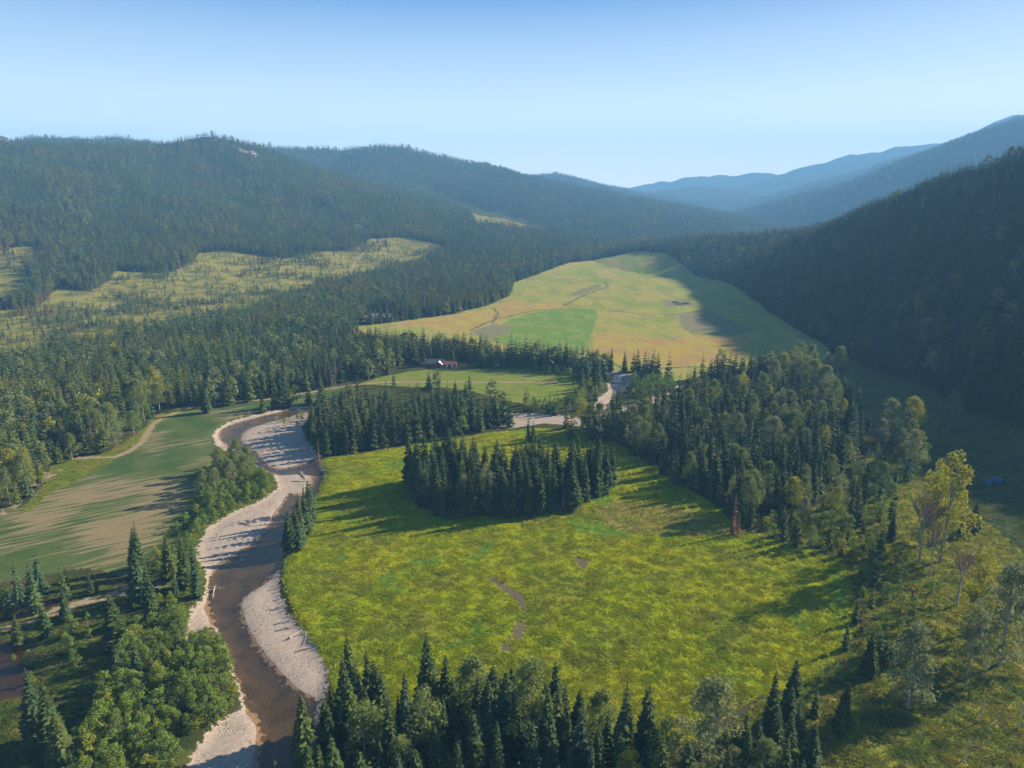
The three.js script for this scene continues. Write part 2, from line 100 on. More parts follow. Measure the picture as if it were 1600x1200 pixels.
const STANDS = [
  {kind:"spruce",label:"spruce in the foreground stand along the bottom edge",group:"foreground spruce stand",sp:4.3,h:[15,23],mix:{cottonwood:0.05},poly:[[-46,147.9],[-30.3,145.7],[-15.1,145.7],[0,144],[11.8,141.5],[18.4,134.6],[29.1,130.9],[34.3,123.1],[33,101.9],[10.6,92.9],[-33.9,92.9],[-46.4,115.4],[-47.6,137.5]]},
  {kind:"spruce",label:"spruce in the grove in mid meadow",group:"meadow grove spruces",sp:4.1,h:[15,22],mix:{dead:0.035},poly:[[-45.6,297.2],[-34.3,302.5],[-11.4,302.5],[14.3,302.5],[37,300.9],[44,293.5],[40.4,282.9],[25.8,269.9],[12.5,260.2],[-2.5,257.8],[-24.9,259],[-36,264.9],[-40.1,280.9]]},
  {kind:"spruce",label:"spruce in the long grove between river bend and meadow",group:"river bend grove spruces",sp:4.6,h:[14,21],mix:{willow:0.04},poly:[[-100.2,341.1],[-90.4,326.4],[-75.4,335.4],[-52,347.9],[-33.5,359.2],[-13.7,368.9],[0,376.8],[-2.9,391.1],[-22.1,398.6],[-37.3,403.8],[-75.1,406.4],[-96.4,401.2],[-106.2,388.7],[-106.7,367.8]]},
  {kind:"spruce",label:"spruce in the wood along the right meadow edge",group:"right hand wood spruces",sp:4.9,h:[13,21],mix:{cottonwood:0.17,dead:0.03,willow:0.05},poly:[[35.5,363.5],[52.1,348.9],[61.3,326.4],[68.3,300.9],[79.9,279.6],[86.8,266.8],[90.4,257.8],[103.6,263.7],[115.5,264.9],[134,287.8],[160.9,322.9],[178.6,350.9],[183.2,396.1],[178.1,430.2],[163.5,445.4],[128.7,437.7],[101.9,425.8],[74.4,402.5],[56.9,383.8],[39,374.5]]},
  {kind:"spruce",label:"spruce in the scrub at the lower right meadow corner",group:"scrub edge spruces",sp:5.2,h:[6,14],mix:{willow:0.5,cottonwood:0.12},poly:[[86.7,257.8],[89.9,256.1],[113,261.9],[137.9,284.3],[181.9,341.1],[165.9,291.3],[138.1,237.5],[115.6,223.3],[99,237.5]]},
  {kind:"spruce",label:"spruce at the left picture edge below the mown field",group:"left edge spruces",sp:6.5,h:[13,18],mix:{willow:0.1},poly:[[-159.3,190.3],[-156.5,197.2],[-149.5,204.7],[-142.4,212.6],[-135.8,204.7],[-142.5,193.7],[-147.2,183.7],[-151.2,179]]},
  {kind:"spruce",label:"spruce on the left river bank below the mown field",group:"left bank spruces",sp:5.6,h:[12,19],mix:{willow:0.15},poly:[[-115,197.2],[-116,208.6],[-112.4,212.6],[-103.6,210.6],[-96.9,203.5],[-97.1,195.4],[-102,190.3],[-107.4,186.9]]},
  {kind:"spruce",label:"spruce in the clump on the cut bank right of the river",group:"cut bank spruces",sp:3,h:[10,16],mix:{dead:0.12},poly:[[-81.1,231.6],[-82.9,243.6],[-83.7,257.8],[-82.7,272.4],[-78.3,267.4],[-75.6,247.8],[-74.3,231.6]]},
  {kind:"spruce",label:"spruce in the bottom right foreground scrub",group:"bottom right spruces",sp:4.4,h:[8,17],mix:{willow:0.25,cottonwood:0.04},poly:[[35.6,123.1],[40.9,133.6],[49.7,139.5],[59.8,143.6],[72.9,150.1],[80.2,145.7],[69.9,135.5],[64,121.5],[51,104.4],[34.1,101.9]]},
  {kind:"spruce",label:"spruce in the row between small field and far pasture",group:"field row spruces",sp:5.5,h:[17,22],mix:{},poly:[[-1.4,522],[13.1,515.7],[15.4,528.4],[0,537.2]]},
  {kind:"spruce",label:"spruce beside the stony river crossing",group:"crossing spruces",sp:7,h:[12,18],mix:{willow:0.5},poly:[[41.5,430.2],[47.2,409.1],[62.4,470.2],[57.9,488.2],[47.3,470.2]]},
  {kind:"spruce",label:"spruce in the narrow belt beside the red barn",group:"barn belt spruces",sp:6.2,h:[15,21],mix:{cottonwood:0.06},poly:[[-101.7,484.5],[-78,537.2],[-49.9,551],[-17.3,544],[-14.3,524.1],[-38.7,532.8],[-74.3,546.3],[-101.5,560.5],[-119.9,551],[-115.8,488.2]]},
  {kind:"spruce",label:"spruce on the gravel shore below the stony crossing",group:"shore spruces",sp:8,h:[12,18],mix:{},poly:[[27.8,350.9],[38.1,365.6],[52.7,353],[48.4,345],[34.4,350.9]]},
  {kind:"cottonwood",label:"cottonwood in the clump beside the upper river curve",group:"river curve cottonwoods",sp:5.2,h:[8,13],mix:{},poly:[[-125.4,271.1],[-133.8,292.8],[-136.1,310.3],[-131.4,321.2],[-121.5,316.1],[-115.8,302.5],[-120.3,287.8],[-120.5,271.1]]},
  {kind:"willow",label:"willow in the thicket left of the river",group:"river willow thicket",sp:3,h:[3.5,7],mix:{spruce:0.04,cottonwood:0.05},poly:[[-92.4,116.9],[-98.4,135.5],[-100.9,150.1],[-102.4,164.8],[-106.7,183.7],[-101.3,188.6],[-96.3,192],[-90.5,176],[-83.9,157.2],[-78.6,141.5],[-69,116.9]]},
  {kind:"willow",label:"willow between dry side channel and river",group:"side channel willows",sp:2.9,h:[3.5,6.5],mix:{},poly:[[-88.4,176],[-87.8,181.5],[-80.2,174.5],[-70.9,159.7],[-67.1,152.9],[-71.3,146.1],[-75.1,141.5],[-80.1,150.1],[-85.6,164.8]]},
  {kind:"willow",label:"willow on the point bar inside the river curve",group:"point bar willows",sp:3.4,h:[3,6.5],mix:{},poly:[[-119.5,247.8],[-125.7,271.1],[-129.9,291.3],[-131.2,310.3],[-119.5,310.3],[-105.3,297.2],[-102.3,282.9],[-109.7,273.7],[-115.2,257.8],[-116.7,246.7]]},
  {kind:"willow",label:"willow beside the stony river crossing",group:"crossing willows",sp:6,h:[4,8],mix:{cottonwood:0.1},poly:[[7.5,406.4],[26,402.5],[45.3,409.1],[54.6,440.7],[49.5,450.1],[31,420.1],[11.5,414.5]]},
  {kind:"willow",label:"willow on the island right of the stony crossing",group:"island willows",sp:5.5,h:[4,8],mix:{},poly:[[76.4,450.1],[77.4,484.5],[93.6,488.2],[111.8,470.2],[103.2,450.1],[87,430.2],[72.9,415.9]]},
  {kind:"willow",label:"willow by the small meadow pool at left",group:"pool side willows",sp:9,h:[2,5],mix:{spruce:0.15},poly:[[-136.1,167.5],[-136.2,183.7],[-125.2,190.3],[-114.7,192],[-109.8,179],[-115.7,167.5],[-116.1,157.2],[-122.6,152.4]]},
  {kind:"willow",label:"willow on the shady scrub strip at the lower right",group:"scrub willows",sp:5,h:[2,5],mix:{spruce:0.2,dead:0.06},poly:[[113.6,218.9],[135.6,232.6],[143.2,214.7],[122.4,185.3],[102.1,167.5],[79.6,154.8],[61.3,147.9],[76.3,158.4],[93.2,176],[106.1,199]]},
  {kind:"willow",label:"bush under the river grove",group:"grove bushes",sp:6,h:[2.5,5],mix:{},poly:[[-131.7,383.8],[-121.6,398.6],[-113.3,409.1],[-107.5,393.6],[-108.5,374.5],[-118.3,374.5]]},
  {kind:"willow",label:"bush on the field edge by the spruce row",group:"row bushes",sp:6,h:[3,6],mix:{},poly:[[-9.5,519.9],[18.6,511.6],[45.9,503.6],[50.9,484.5],[40.1,488.2],[13.8,503.6]]},
  {kind:"willow",label:"bush along the cut bank beside pale gravel",group:"bank bushes",sp:3.2,h:[1,2.6],mix:{},poly:[[-78.5,221.1],[-77,223.3],[-69.7,202.8],[-62.1,188.6],[-55.4,177.5],[-57.2,177.5],[-65.4,190.3],[-72.7,204.7]]},
  {kind:"willow",label:"bush along the left bank below the mown field",group:"bank edge bushes",sp:5,h:[2,5],mix:{cottonwood:0.12},poly:[[-126.7,243.6],[-124.1,256.1],[-114.1,238.5],[-109.5,226.9],[-101.5,214.7],[-105.3,209.8],[-113.8,212.6],[-120,218.9]]},
  {kind:"cottonwood",label:"cottonwood at the far end of the right hand wood",group:"far cottonwoods",sp:8.5,h:[15,22],mix:{spruce:0.2},poly:[[171,473.7],[202.5,517.8],[222.7,488.2],[214.6,445.4],[186,402.5],[171.4,422.9],[165.1,450.1]]},
  {kind:"cottonwood",label:"cottonwood in the clump at the left picture edge by the track",group:"left edge cottonwoods",sp:5.2,h:[12,17],mix:{},poly:[[-218.3,264.9],[-248.9,306.4],[-234.2,310.3],[-218.9,304.8],[-202.8,284.3],[-200.3,272.4],[-206.4,266.1]]},
  {kind:"cottonwood",label:"cottonwood on the forest edge above the field track",group:"track edge cottonwoods",sp:7.5,h:[15,21],mix:{spruce:0.25},poly:[[-203.9,333.6],[-192.5,343],[-203.6,389.9],[-207.2,414.5],[-219.7,434.6],[-219,409.1],[-212.2,374.5],[-213,350.9]]},
  {kind:"cottonwood",label:"cottonwood along the shadow line of the right hill",group:"shadow line cottonwoods",sp:8,h:[14,22],mix:{spruce:0.1},poly:[[166.2,324.6],[185.1,350.9],[197.9,341.1],[185.2,306.4],[157.3,264.9],[152.9,271.1],[154.8,291.3]]},
];
const SINGLE = [
  ["spruce",-177.4,402.5,16.9,1,"lone spruce standing on the mown field near the track",null],
  ["spruce",71.6,507.6,18.8,1,"lone tall spruce at the near edge of the far pasture",null],
  ["spruce",26.1,511.6,21.3,1,"dark spruce, left one of two single spruces beside far pasture",null],
  ["spruce",39.7,513.6,21.8,1,"narrow spruce, right one of two single spruces beside far pasture",null],
  ["spruce",31.2,511.6,9.5,1,"short spruce between two tall single spruces by the pasture",null],
  ["spruce",-65.7,524.1,13.1,1,"slender spruce standing in front of the red barn",null],
  ["dead",-91.2,321.2,13.3,1,"reddish brown dead spruce at the upper end of the cut bank",null],
  ["dead",-85.6,331.8,6.6,1,"small brown dead spruce on the edge of the river grove",null],
  ["dead",81.7,245.2,17,1,"reddish dead spruce at the right edge of the meadow",null],
  ["dead",83.1,243.6,10.9,1,"shorter dead spruce beside the tall red dead one",null],
  ["dead",20.3,264.9,10.9,1,"red brown dead spruce at the front of the meadow grove",null],
  ["dead",26.4,271.1,11.6,1,"wide red brown dead spruce at right front of meadow grove",null],
  ["dead",100.3,183.7,10.3,1,"grey brown dead spruce at the right meadow corner",null],
  ["dead",82.1,304.8,7.3,1,"rusty dead spruce on the left flank of the right wood",null],
  ["cottonwood",-209.6,324.6,12.8,1,"single cottonwood beside the track at the left",null],
  ["cottonwood",-10.2,264.9,19.4,0.9,"pale grey green cottonwood in the meadow grove front",null],
  ["cottonwood",-19,264.9,14.9,0.9,"smaller pale cottonwood in the meadow grove front",null],
  ["cottonwood",146.2,224.2,37.6,0.8,"tall yellow green cottonwood lit above the dark shaded grass",null],
  ["cottonwood",149.6,237.5,30.6,0.7,"grey green cottonwood crown just left of the tall yellow one",null],
  ["bare",138.7,223.3,29.8,1,"bare brown cottonwood in front of the tall yellow green one",null],
  ["bare",137.8,215.5,22.4,0.6,"thin bare cottonwood beside the larger bare brown one",null],
  ["bare",136,197.2,21.4,1,"bare reddish cottonwood left of the leafy yellow pair",null],
  ["cottonwood",133.4,183.7,25.2,0.75,"yellow green cottonwood beside the bare reddish one",null],
  ["cottonwood",129.3,167.5,28.2,1,"broad grey green cottonwood near the right picture edge",null],
  ["cottonwood",114.9,158.4,24.1,0.6,"slim silvery cottonwood left of the broad one at right",null],
  ["cottonwood",96.5,151.3,22,1,"round crowned cottonwood over the lower right rough grass",null],
  ["cottonwood",41.8,126.5,24.9,1,"pale grey green cottonwood at the bottom edge",null],
  ["cottonwood",31.7,126.5,15.8,1,"cottonwood half hidden in the foreground spruces",null],
  ["cottonwood",4.2,133.6,24.2,0.9,"dark leafy cottonwood among the foreground spruces",null],
  ["cottonwood",130,266.1,15.2,0.8,"slender pale trunked cottonwood above the sunny scrub",null],
  ["cottonwood",230.3,409.1,10.9,1,"lit cottonwood crown at the foot of the shaded hill",null],
  ["cottonwood",214.6,350.9,13.7,0.6,"single thin cottonwood alone on the shaded grass",null],
  ["cottonwood",251.7,396.1,15.2,1,"wide pale cottonwood at the edge of the shaded hill wood",null],
  ["cottonwood",191.7,350.9,22.1,1,"grey green cottonwood left of the lone thin one",null],
  ["cottonwood",204.2,353,22.5,1,"round cottonwood crown beside the lone thin one",null],
  ["spruce",137.6,240,13.3,1,"dark narrow spruce under the yellow green cottonwood",null],
  ["spruce",172.1,247.8,12.9,1,"small spruce alone on the dark shaded grass",null],
  ["spruce",164.2,242.5,10.1,1,"darker small spruce beside the one alone on shaded grass",null],
  ["spruce",-108.1,139.5,19.8,1.25,"large spruce, left of the close pair at bottom left",null],
  ["spruce",-102.6,136.5,18.7,1.3,"blue green spruce, right of the close pair at bottom left",null],
  ["spruce",-97.6,131.8,14.6,1.1,"olive spruce in front of the close pair at bottom left",null],
  ["spruce",-109.1,176,16.8,1.5,"broad spruce alone between the pool and the willow thicket",null],
  ["spruce",-132.9,204.7,7.1,1,"small spruce, left of two on the stony strip",null],
  ["spruce",-130.3,203.5,6.7,0.7,"thin dark spruce, right of two on the stony strip",null],
  ["spruce",-130.8,188.6,10.5,1.2,"spruce standing on the stony strip near the pool",null],
  ["spruce",-137.6,177.5,10,1.3,"light green spruce beside the brown pool",null],
  ["spruce",-139.4,190.3,4.9,1.2,"little bright spruce between pool and stony strip",null],
  ["spruce",-122.2,214.7,19.4,0.9,"tall spruce at the corner of the mown field, front one",null],
  ["spruce",-125.6,218.9,15.8,0.9,"tall spruce at the corner of the mown field, rear one",null],
  ["spruce",8.2,350.9,13,1,"spruce pair member on the pale gravel, left one",null],
  ["spruce",10.8,350.9,11.6,1,"spruce pair member on the pale gravel, right one",null],
  ["spruce",-34.8,430.2,13.5,1.2,"spruce standing above the river grove before small field",null],
  ["snag",99.4,133.6,6.3,1,"white broken snag in the lower right rough grass",null],
  ["snag",158.6,306.4,13.7,1,"pale leaning snag in the right hand wood",null],
  ["snag",118.2,143.6,9.5,1,"thin grey snag at the lower right edge",null],
  ["snag",110.5,145.7,7,1,"thin grey snag left of the other at lower right edge",null],
];
const LOGS = [[-93.9,304.8,0.5,0,1,0,"pale root plate and trunk stranded under the cut bank"],
  [-93.9,298.7,1.5,1,1,0,"pale broken trunk just below the stranded root plate"],
  [-87.2,292.8,2.4,3,1,1,"short dark log beside the cut bank"],
  [-94.8,205.8,0.3,0,0.8,0,"white forked driftwood trunk at the left river bank"],
  [-94.7,208.2,1.9,3,1,0,"short pale log beside the white forked driftwood"],
  [-102.0,255.0,1.2,3,1.2,1,"dark stick clump log in the middle of the gravel bar"],
  [-124.5,342.1,2.1,2,0.9,0,"long pale log lying across the upper gravel bar"],
  [-106.4,339.2,1.75,1,1.2,0,"pale log on the shaded upper gravel"],
  [-134.8,396.1,0.4,3,1,0,"small pale log by the upper river curve"],
  [-60.9,184.3,2.6,2,0.7,0,"long bleached log along the cut bank of the pale gravel bar"],
  [-58.5,179.6,0.2,3,1,1,"short log, upper of two at the gravel bar edge"],
  [-56.4,176.0,2.0,1,0.9,1,"longer log, lower of two at the gravel bar edge"],
  [-104.4,322.9,1.3,3,0.9,0,"short pale log on the shaded gravel near the dead spruce"],
  [73.3,477.2,1.2,2,0.8,1,"dark log in the jam at the stony crossing, upper one"],
  [68.7,463.3,0.6,2,0.8,1,"dark log in the jam at the stony crossing, middle one"],
  [74.0,453.4,1.8,0,0.8,1,"dark rooted log in the jam at the stony crossing, lower one"],
  [108.2,151.3,0.5,3,0.7,0,"pale fallen trunk on the lower right rough grass, upper left one"],
  [113.9,145.7,2.2,3,0.7,0,"pale fallen trunk on the lower right rough grass, right one"],
  [105.8,137.1,1.1,3,0.8,1,"brown fallen trunk near the white broken snag"],
  [108.1,190.3,1.5,3,1.2,0,"pale log at the right meadow corner beside dead spruce"],
  [141.0,236.5,0.8,3,1,0,"white log on the sunny scrub under the cottonwoods"]];
const PILES = [[196.2,865.2,8,2,"dark brush heap in the far pasture, left one"],
  [197.9,848.8,10,2.4,"large dark brush heap in the far pasture, middle one"],
  [207.4,854.2,9,2.6,"brown brush heap in the far pasture, right one"],
  [-418.2,694.2,14,2.4,"grey slash heap on the left hillside clearing"]];
const ROCKS = [[-711,2019,26,"pinkish rock outcrop high on the left hill"],
  [-325,1545,14,"small pale rock scar on the right shoulder of the left hill"]];

// ---------------------------------------------------------------- the lie of the land
// HILLS: crest lines as [x, d, height, half width, steepness]
function hillHeight(x, d) {
  let best = 0;
  for (const c of CRESTS) {
    if (x < c.x0 || x > c.x1 || d < c.d0 || d > c.d1) continue;
    const p = c.line;
    for (let i = 0; i + 1 < p.length; i++) {
      const a = p[i], b = p[i + 1], vx = b[0] - a[0], vd = b[1] - a[1];
      const t = clamp(((x - a[0]) * vx + (d - a[1]) * vd) / (vx * vx + vd * vd)), qx = x - a[0] - vx * t, qd = d - a[1] - vd * t;
      const k = 1 - Math.sqrt(qx * qx + qd * qd) / lerp(a[3], b[3], t);
      if (k > 0) best = Math.max(best, lerp(a[2], b[2], t) * Math.pow(k, lerp(a[4], b[4], t)));
    }
  }
  return best;
}
const CRESTS = Object.values(HILLS).map((line) => {
  const w = Math.max(...line.map((p) => p[3])), xs = line.map((p) => p[0]), ds = line.map((p) => p[1]);
  return { line, x0: Math.min(...xs) - w, x1: Math.max(...xs) + w, d0: Math.min(...ds) - w, d1: Math.max(...ds) + w };
});

// Ground cover as a number per cell of two plans: a fine one near by and a coarse one for the rest of the valley
const COVER = ['forest_floor', 'shrubland', 'shadegrass', 'rough', 'meadow', 'hay', 'roadside', 'soil', 'midfield', 'pasture', 'pasture_yellow', 'pasture_green', 'pasture_brown', 'clearing', 'tan', 'bare', 'weeds', 'gravel', 'mud', 'water', 'bar', 'track', 'ditch', 'hilltrack'];
const ID = Object.fromEntries(COVER.map((n, i) => [n, i]));
function plan(x0, d0, cell, n) {
  const a = new Uint8Array(n * n);
  const fill = (poly, id) => {
    const lo = Math.max(0, Math.floor((Math.min(...poly.map((p) => p[1])) - d0) / cell)), hi = Math.min(n - 1, Math.ceil((Math.max(...poly.map((p) => p[1])) - d0) / cell));
    for (let r = lo; r <= hi; r++) {
      const d = d0 + (r + 0.5) * cell, cut = [];
      for (let i = 0, j = poly.length - 1; i < poly.length; j = i++) if ((poly[i][1] > d) !== (poly[j][1] > d)) cut.push((poly[j][0] - poly[i][0]) * (d - poly[i][1]) / (poly[j][1] - poly[i][1]) + poly[i][0]);
      cut.sort((p, q) => p - q);
      for (let k = 0; k + 1 < cut.length; k += 2) {
        const c0 = Math.max(0, Math.round((cut[k] - x0) / cell)), c1 = Math.min(n, Math.round((cut[k + 1] - x0) / cell));
        if (c1 > c0) a.fill(id, r * n + c0, r * n + c1);
      }
    }
  };
  for (const name of COVER) for (const poly of AREAS[name] ?? []) fill(poly, ID[name]);
  const wide = { track: 1.7, ditch: 1.5, hilltrack: 2.2 };
  for (const name in LINES) for (const l of LINES[name]) for (let i = 0; i + 1 < l.length; i++) {
    const [ax, ad] = l[i], [bx, bd] = l[i + 1], len = Math.hypot(bx - ax, bd - ad), w = Math.max(wide[name], cell * 0.9) / len, nx = -(bd - ad) * w, nd = (bx - ax) * w, ex = (bx - ax) / len, ed = (bd - ad) / len;
    fill([[ax + nx - ex, ad + nd - ed], [bx + nx + ex, bd + nd + ed], [bx - nx + ex, bd - nd + ed], [ax - nx - ex, ad - nd - ed]], ID[name]);
  }
  const at = (x, d) => { const c = Math.floor((x - x0) / cell), r = Math.floor((d - d0) / cell); return c < 0 || r < 0 || c >= n || r >= n ? -1 : a[r * n + c]; };
  return { x0, d0, cell, n, a, at };
}
const NEAR = plan(-256, 110, 0.25, 2048), WIDE = plan(-1024, 0, 1, 2048);
const cover = (x, d) => { const i = NEAR.at(x, d); return i >= 0 ? i : Math.max(0, WIDE.at(x, d)); };

// soft masks of the river corridor, for cutting it into the ground
function soft(test, radius) {
  const n = 700, x0 = -250, d0 = 60, a = new Float32Array(n * n), b = new Float32Array(n * n);
  for (let r = 0; r < n; r++) for (let c = 0; c < n; c++) a[r * n + c] = test(cover(x0 + c + 0.5, d0 + r + 0.5)) ? 1 : 0;
  for (let pass = 0; pass < 2; pass++) {
    for (let r = 0; r < n; r++) for (let c = 0; c < n; c++) { let s = 0; for (let k = -radius; k <= radius; k++) s += a[r * n + clamp(c + k, 0, n - 1)]; b[r * n + c] = s / (2 * radius + 1); }
    for (let r = 0; r < n; r++) for (let c = 0; c < n; c++) { let s = 0; for (let k = -radius; k <= radius; k++) s += b[clamp(r + k, 0, n - 1) * n + c]; a[r * n + c] = s / (2 * radius + 1); }
  }
  return (x, d) => {
    const u = x - x0 - 0.5, v = d - d0 - 0.5, c = Math.floor(u), r = Math.floor(v);
    if (c < 0 || r < 0 || c >= n - 1 || r >= n - 1) return 0;
    const fu = u - c, fv = v - r;
    return lerp(lerp(a[r * n + c], a[r * n + c + 1], fu), lerp(a[r * n + n + c], a[r * n + n + c + 1], fu), fv);
  };
}
const bedOf = soft((i) => i === ID.water || i === ID.gravel || i === ID.bar, 1);
const channelOf = soft((i) => i === ID.water, 2);
const pondOf = soft((i) => i === ID.mud, 2);

function landHeight(x, d) {
  let h = hillHeight(x, d);
  const k = Math.min(1, h / 120);
  h += k * (16 * fbm(x / 420, d / 420, 3) + 6 * fbm(x / 110, d / 110, 2)) * (d > 4600 ? 1.6 : 1);
  const i = cover(x, d), near = d < 700 && Math.abs(x) < 330;
  if (near) {
    const wild = i === ID.meadow || i === ID.rough || i === ID.shadegrass || i === ID.weeds || i === ID.tan || i === ID.shrubland ? 1 : i === ID.forest_floor || i === ID.midfield ? 0.6 : 0.22;
    h += wild * (0.45 * fbm(x / 22, d / 22, 2) + 0.15 * fbm(x / 5.5, d / 5.5, 3));
    if (i === ID.rough) h += 0.38 * fbm(x / 9 + 40, d / 5, 2);
    h -= 0.8 * bedOf(x, d) + 1.0 * channelOf(x, d) + 0.5 * pondOf(x, d);
  } else h += 0.3 * fbm(x / 30, d / 30, 2);
  return h;
}
// one sheet of ground: fine cells near by, growing outwards to the last mountains
const gx = [], gd = [];
for (let x = 0, s = 1.5; x < 6200; x += s) { gx.push(x); if (x > 0) gx.unshift(-x); if (x > 225) s *= 1.04; }
for (let d = 100, s = 1.5; d < 8900; d += s) { gd.push(d); if (d > 420) s *= 1.024; }
for (let d = 100, s = 2; d > -700;) { d -= s; s *= 1.08; gd.unshift(d); }
const NX = gx.length, ND = gd.length, ground = new Float32Array(NX * ND);
for (let r = 0; r < ND; r++) for (let c = 0; c < NX; c++) ground[r * NX + c] = landHeight(gx[c], gd[r]);
const cellOf = (a, v) => { let lo = 0, hi = a.length - 2; while (lo < hi) { const m = (lo + hi + 1) >> 1; if (a[m] <= v) lo = m; else hi = m - 1; } return lo; };
function groundAt(x, d) {
  const c = cellOf(gx, x), r = cellOf(gd, d), u = clamp((x - gx[c]) / (gx[c + 1] - gx[c])), v = clamp((d - gd[r]) / (gd[r + 1] - gd[r])), k = r * NX + c;
  return lerp(lerp(ground[k], ground[k + 1], u), lerp(ground[k + NX], ground[k + NX + 1], u), v);
}
console.log('land', NX, ND);

// ---------------------------------------------------------------- what the ground is made of
const tufts = (x, d) => 0.5 + 0.5 * fbm(x / 1.1, d / 1.1, 2);
function coverColour(id, x, d, fine) {
  const a = fbm(x / 26 + 5, d / 26, 3), b = fine ? fbm(x / 2.1, d / 2.1 + 9, 3) : noise(x / 6, d / 6), c = noiseB(x / 70, d / 70), f = fine ? noiseB(x / 0.55, d / 0.55) : noiseB(x / 2.5, d / 2.5);
  const grain = 1 + 0.16 * b + 0.12 * f;
  let k;
  switch (COVER[id]) {
    case 'meadow': {
      k = mix3([0.186, 0.214, 0.005], [0.212, 0.220, 0.006], step(-0.4, 0.7, 0.6 * a + 0.7 * c));
      k = mix3(k, [0.135, 0.150, 0.020], 0.55 * step(0.1, 0.7, noiseB(x / 38 + 4, d / 30) + 0.3 * b));
      k = mix3(k, [0.120, 0.180, 0.010], 0.5 * step(0.15, 0.7, -a + 0.4 * b));
      k = mix3(k, [0.205, 0.190, 0.014], 0.4 * step(0.42, 0.8, noise(x / 17, d / 12) + 0.25 * b));
      k = mix3(k, [0.130, 0.125, 0.035], 0.45 * step(0.62, 0.85, noise(x / 9 + 50, d / 7) + 0.2 * f)); break;
    }
    case 'hay': {
      const ang = 0.6, u = (x * Math.cos(ang) + d * Math.sin(ang)), v = (-x * Math.sin(ang) + d * Math.cos(ang));
      const streak = fbm(u / 40, v / 3.2, 3) + 0.7 * noise(x / 45 + 3, d / 38 + 1) + 0.25 * noiseB(u / 12, v / 1.3);
      const hub = Math.exp(-(((x + 158) / 34) ** 2) - (((d - 262) / 42) ** 2)) * 0.9;
      k = mix3([0.046, 0.082, 0.020], [0.072, 0.100, 0.030], step(-0.5, 0.5, a));
      k = mix3(k, [0.225, 0.172, 0.095], 0.85 * step(0.25, 0.95, streak + hub)); break;
    }
    case 'roadside': k = mix3([0.12, 0.15, 0.012], [0.17, 0.14, 0.03], step(0, 0.6, a + b * 0.5)); break;
    case 'soil': k = mix3([0.27, 0.21, 0.14], [0.10, 0.10, 0.03], step(-0.25, 0.25, b + noise(x / 7, d / 4))); break;
    case 'midfield': k = mix3([0.13, 0.175, 0.02], [0.17, 0.17, 0.045], step(-0.1, 0.5, fbm(x / 30, d / 9, 2))); k = mix3(k, [0.19, 0.15, 0.08], 0.6 * step(0.45, 0.8, noise(x / 14, d / 5))); break;
    case 'pasture': k = mix3([0.215, 0.235, 0.045], [0.27, 0.235, 0.065], step(-0.4, 0.4, fbm(x / 60, d / 110, 3))); k = mix3(k, [0.15, 0.20, 0.04], 0.6 * step(0.1, 0.6, noise(x / 45 + 9, d / 130))); k = mix3(k, [0.2, 0.16, 0.10], 0.5 * step(0.4, 0.8, noise(x / 30, d / 60 + 7))); break;
    case 'pasture_yellow': k = mix3([0.30, 0.235, 0.055], [0.285, 0.19, 0.075], step(-0.3, 0.5, fbm(x / 30, d / 45, 3))); break;
    case 'pasture_green': k = mix3([0.120, 0.190, 0.038], [0.17, 0.21, 0.05], step(-0.2, 0.6, fbm(x / 25, d / 40, 3))); break;
    case 'pasture_brown': k = mix3([0.18, 0.155, 0.095], [0.155, 0.17, 0.07], step(-0.3, 0.4, fbm(x / 20, d / 30, 2))); break;
    case 'clearing': k = mix3([0.215, 0.190, 0.035], [0.105, 0.120, 0.026], step(-0.2, 0.5, fbm(x / 35, d / 35, 3))); k = mix3(k, [0.15, 0.12, 0.08], 0.6 * step(0.3, 0.7, noise(x / 14, d / 14))); break;
    case 'tan': k = mix3([0.200, 0.175, 0.040], [0.165, 0.185, 0.02], step(-0.1, 0.5, fbm(x / 9, d / 4, 2))); break;
    case 'bare': k = mix3([0.115, 0.092, 0.055], [0.10, 0.105, 0.02], step(0.2, 0.7, b)); break;
    case 'weeds': k = mix3([0.135, 0.215, 0.022], [0.160, 0.210, 0.012], step(0, 0.5, b)); break;
    case 'gravel': case 'bar': { const p = noise(x / 0.35, d / 0.35); k = mix3([0.335, 0.268, 0.208], [0.29, 0.245, 0.20], step(-0.2, 0.6, fbm(x / 8, d / 20, 3))); k = mix3(k, [0.38, 0.32, 0.26], 0.5 * step(0.1, 0.7, p + 0.4 * b)); k = mix3(k, [0.20, 0.165, 0.13], 0.4 * step(0.35, 0.8, -p)); break; }
    case 'water': k = mix3([0.090, 0.072, 0.038], [0.052, 0.046, 0.027], step(-0.3, 0.5, fbm(x / 9, d / 14, 3))); k = mix3(k, [0.14, 0.112, 0.07], 0.4 * step(0, 0.6, noise(x / 0.9, d / 0.9))); break;
    case 'mud': k = mix3([0.060, 0.036, 0.018], [0.04, 0.036, 0.015], step(-0.2, 0.5, b)); break;
    case 'track': k = mix3([0.27, 0.205, 0.13], [0.19, 0.16, 0.075], step(0, 0.6, b)); break;
    case 'hilltrack': k = [0.28, 0.21, 0.13]; break;
    case 'ditch': k = mix3([0.10, 0.11, 0.04], [0.15, 0.12, 0.07], step(0, 0.6, a)); break;
    case 'rough': k = mix3([0.140, 0.160, 0.018], [0.205, 0.180, 0.024], step(-0.2, 0.5, fbm(x / 7, d / 5, 3))); k = mix3(k, [0.11, 0.085, 0.045], 0.6 * step(0.2, 0.7, noise(x / 4, d / 3 + 20) + 0.3 * f)); k = mix3(k, [0.05, 0.08, 0.018], 0.7 * step(0.1, 0.6, -a)); break;
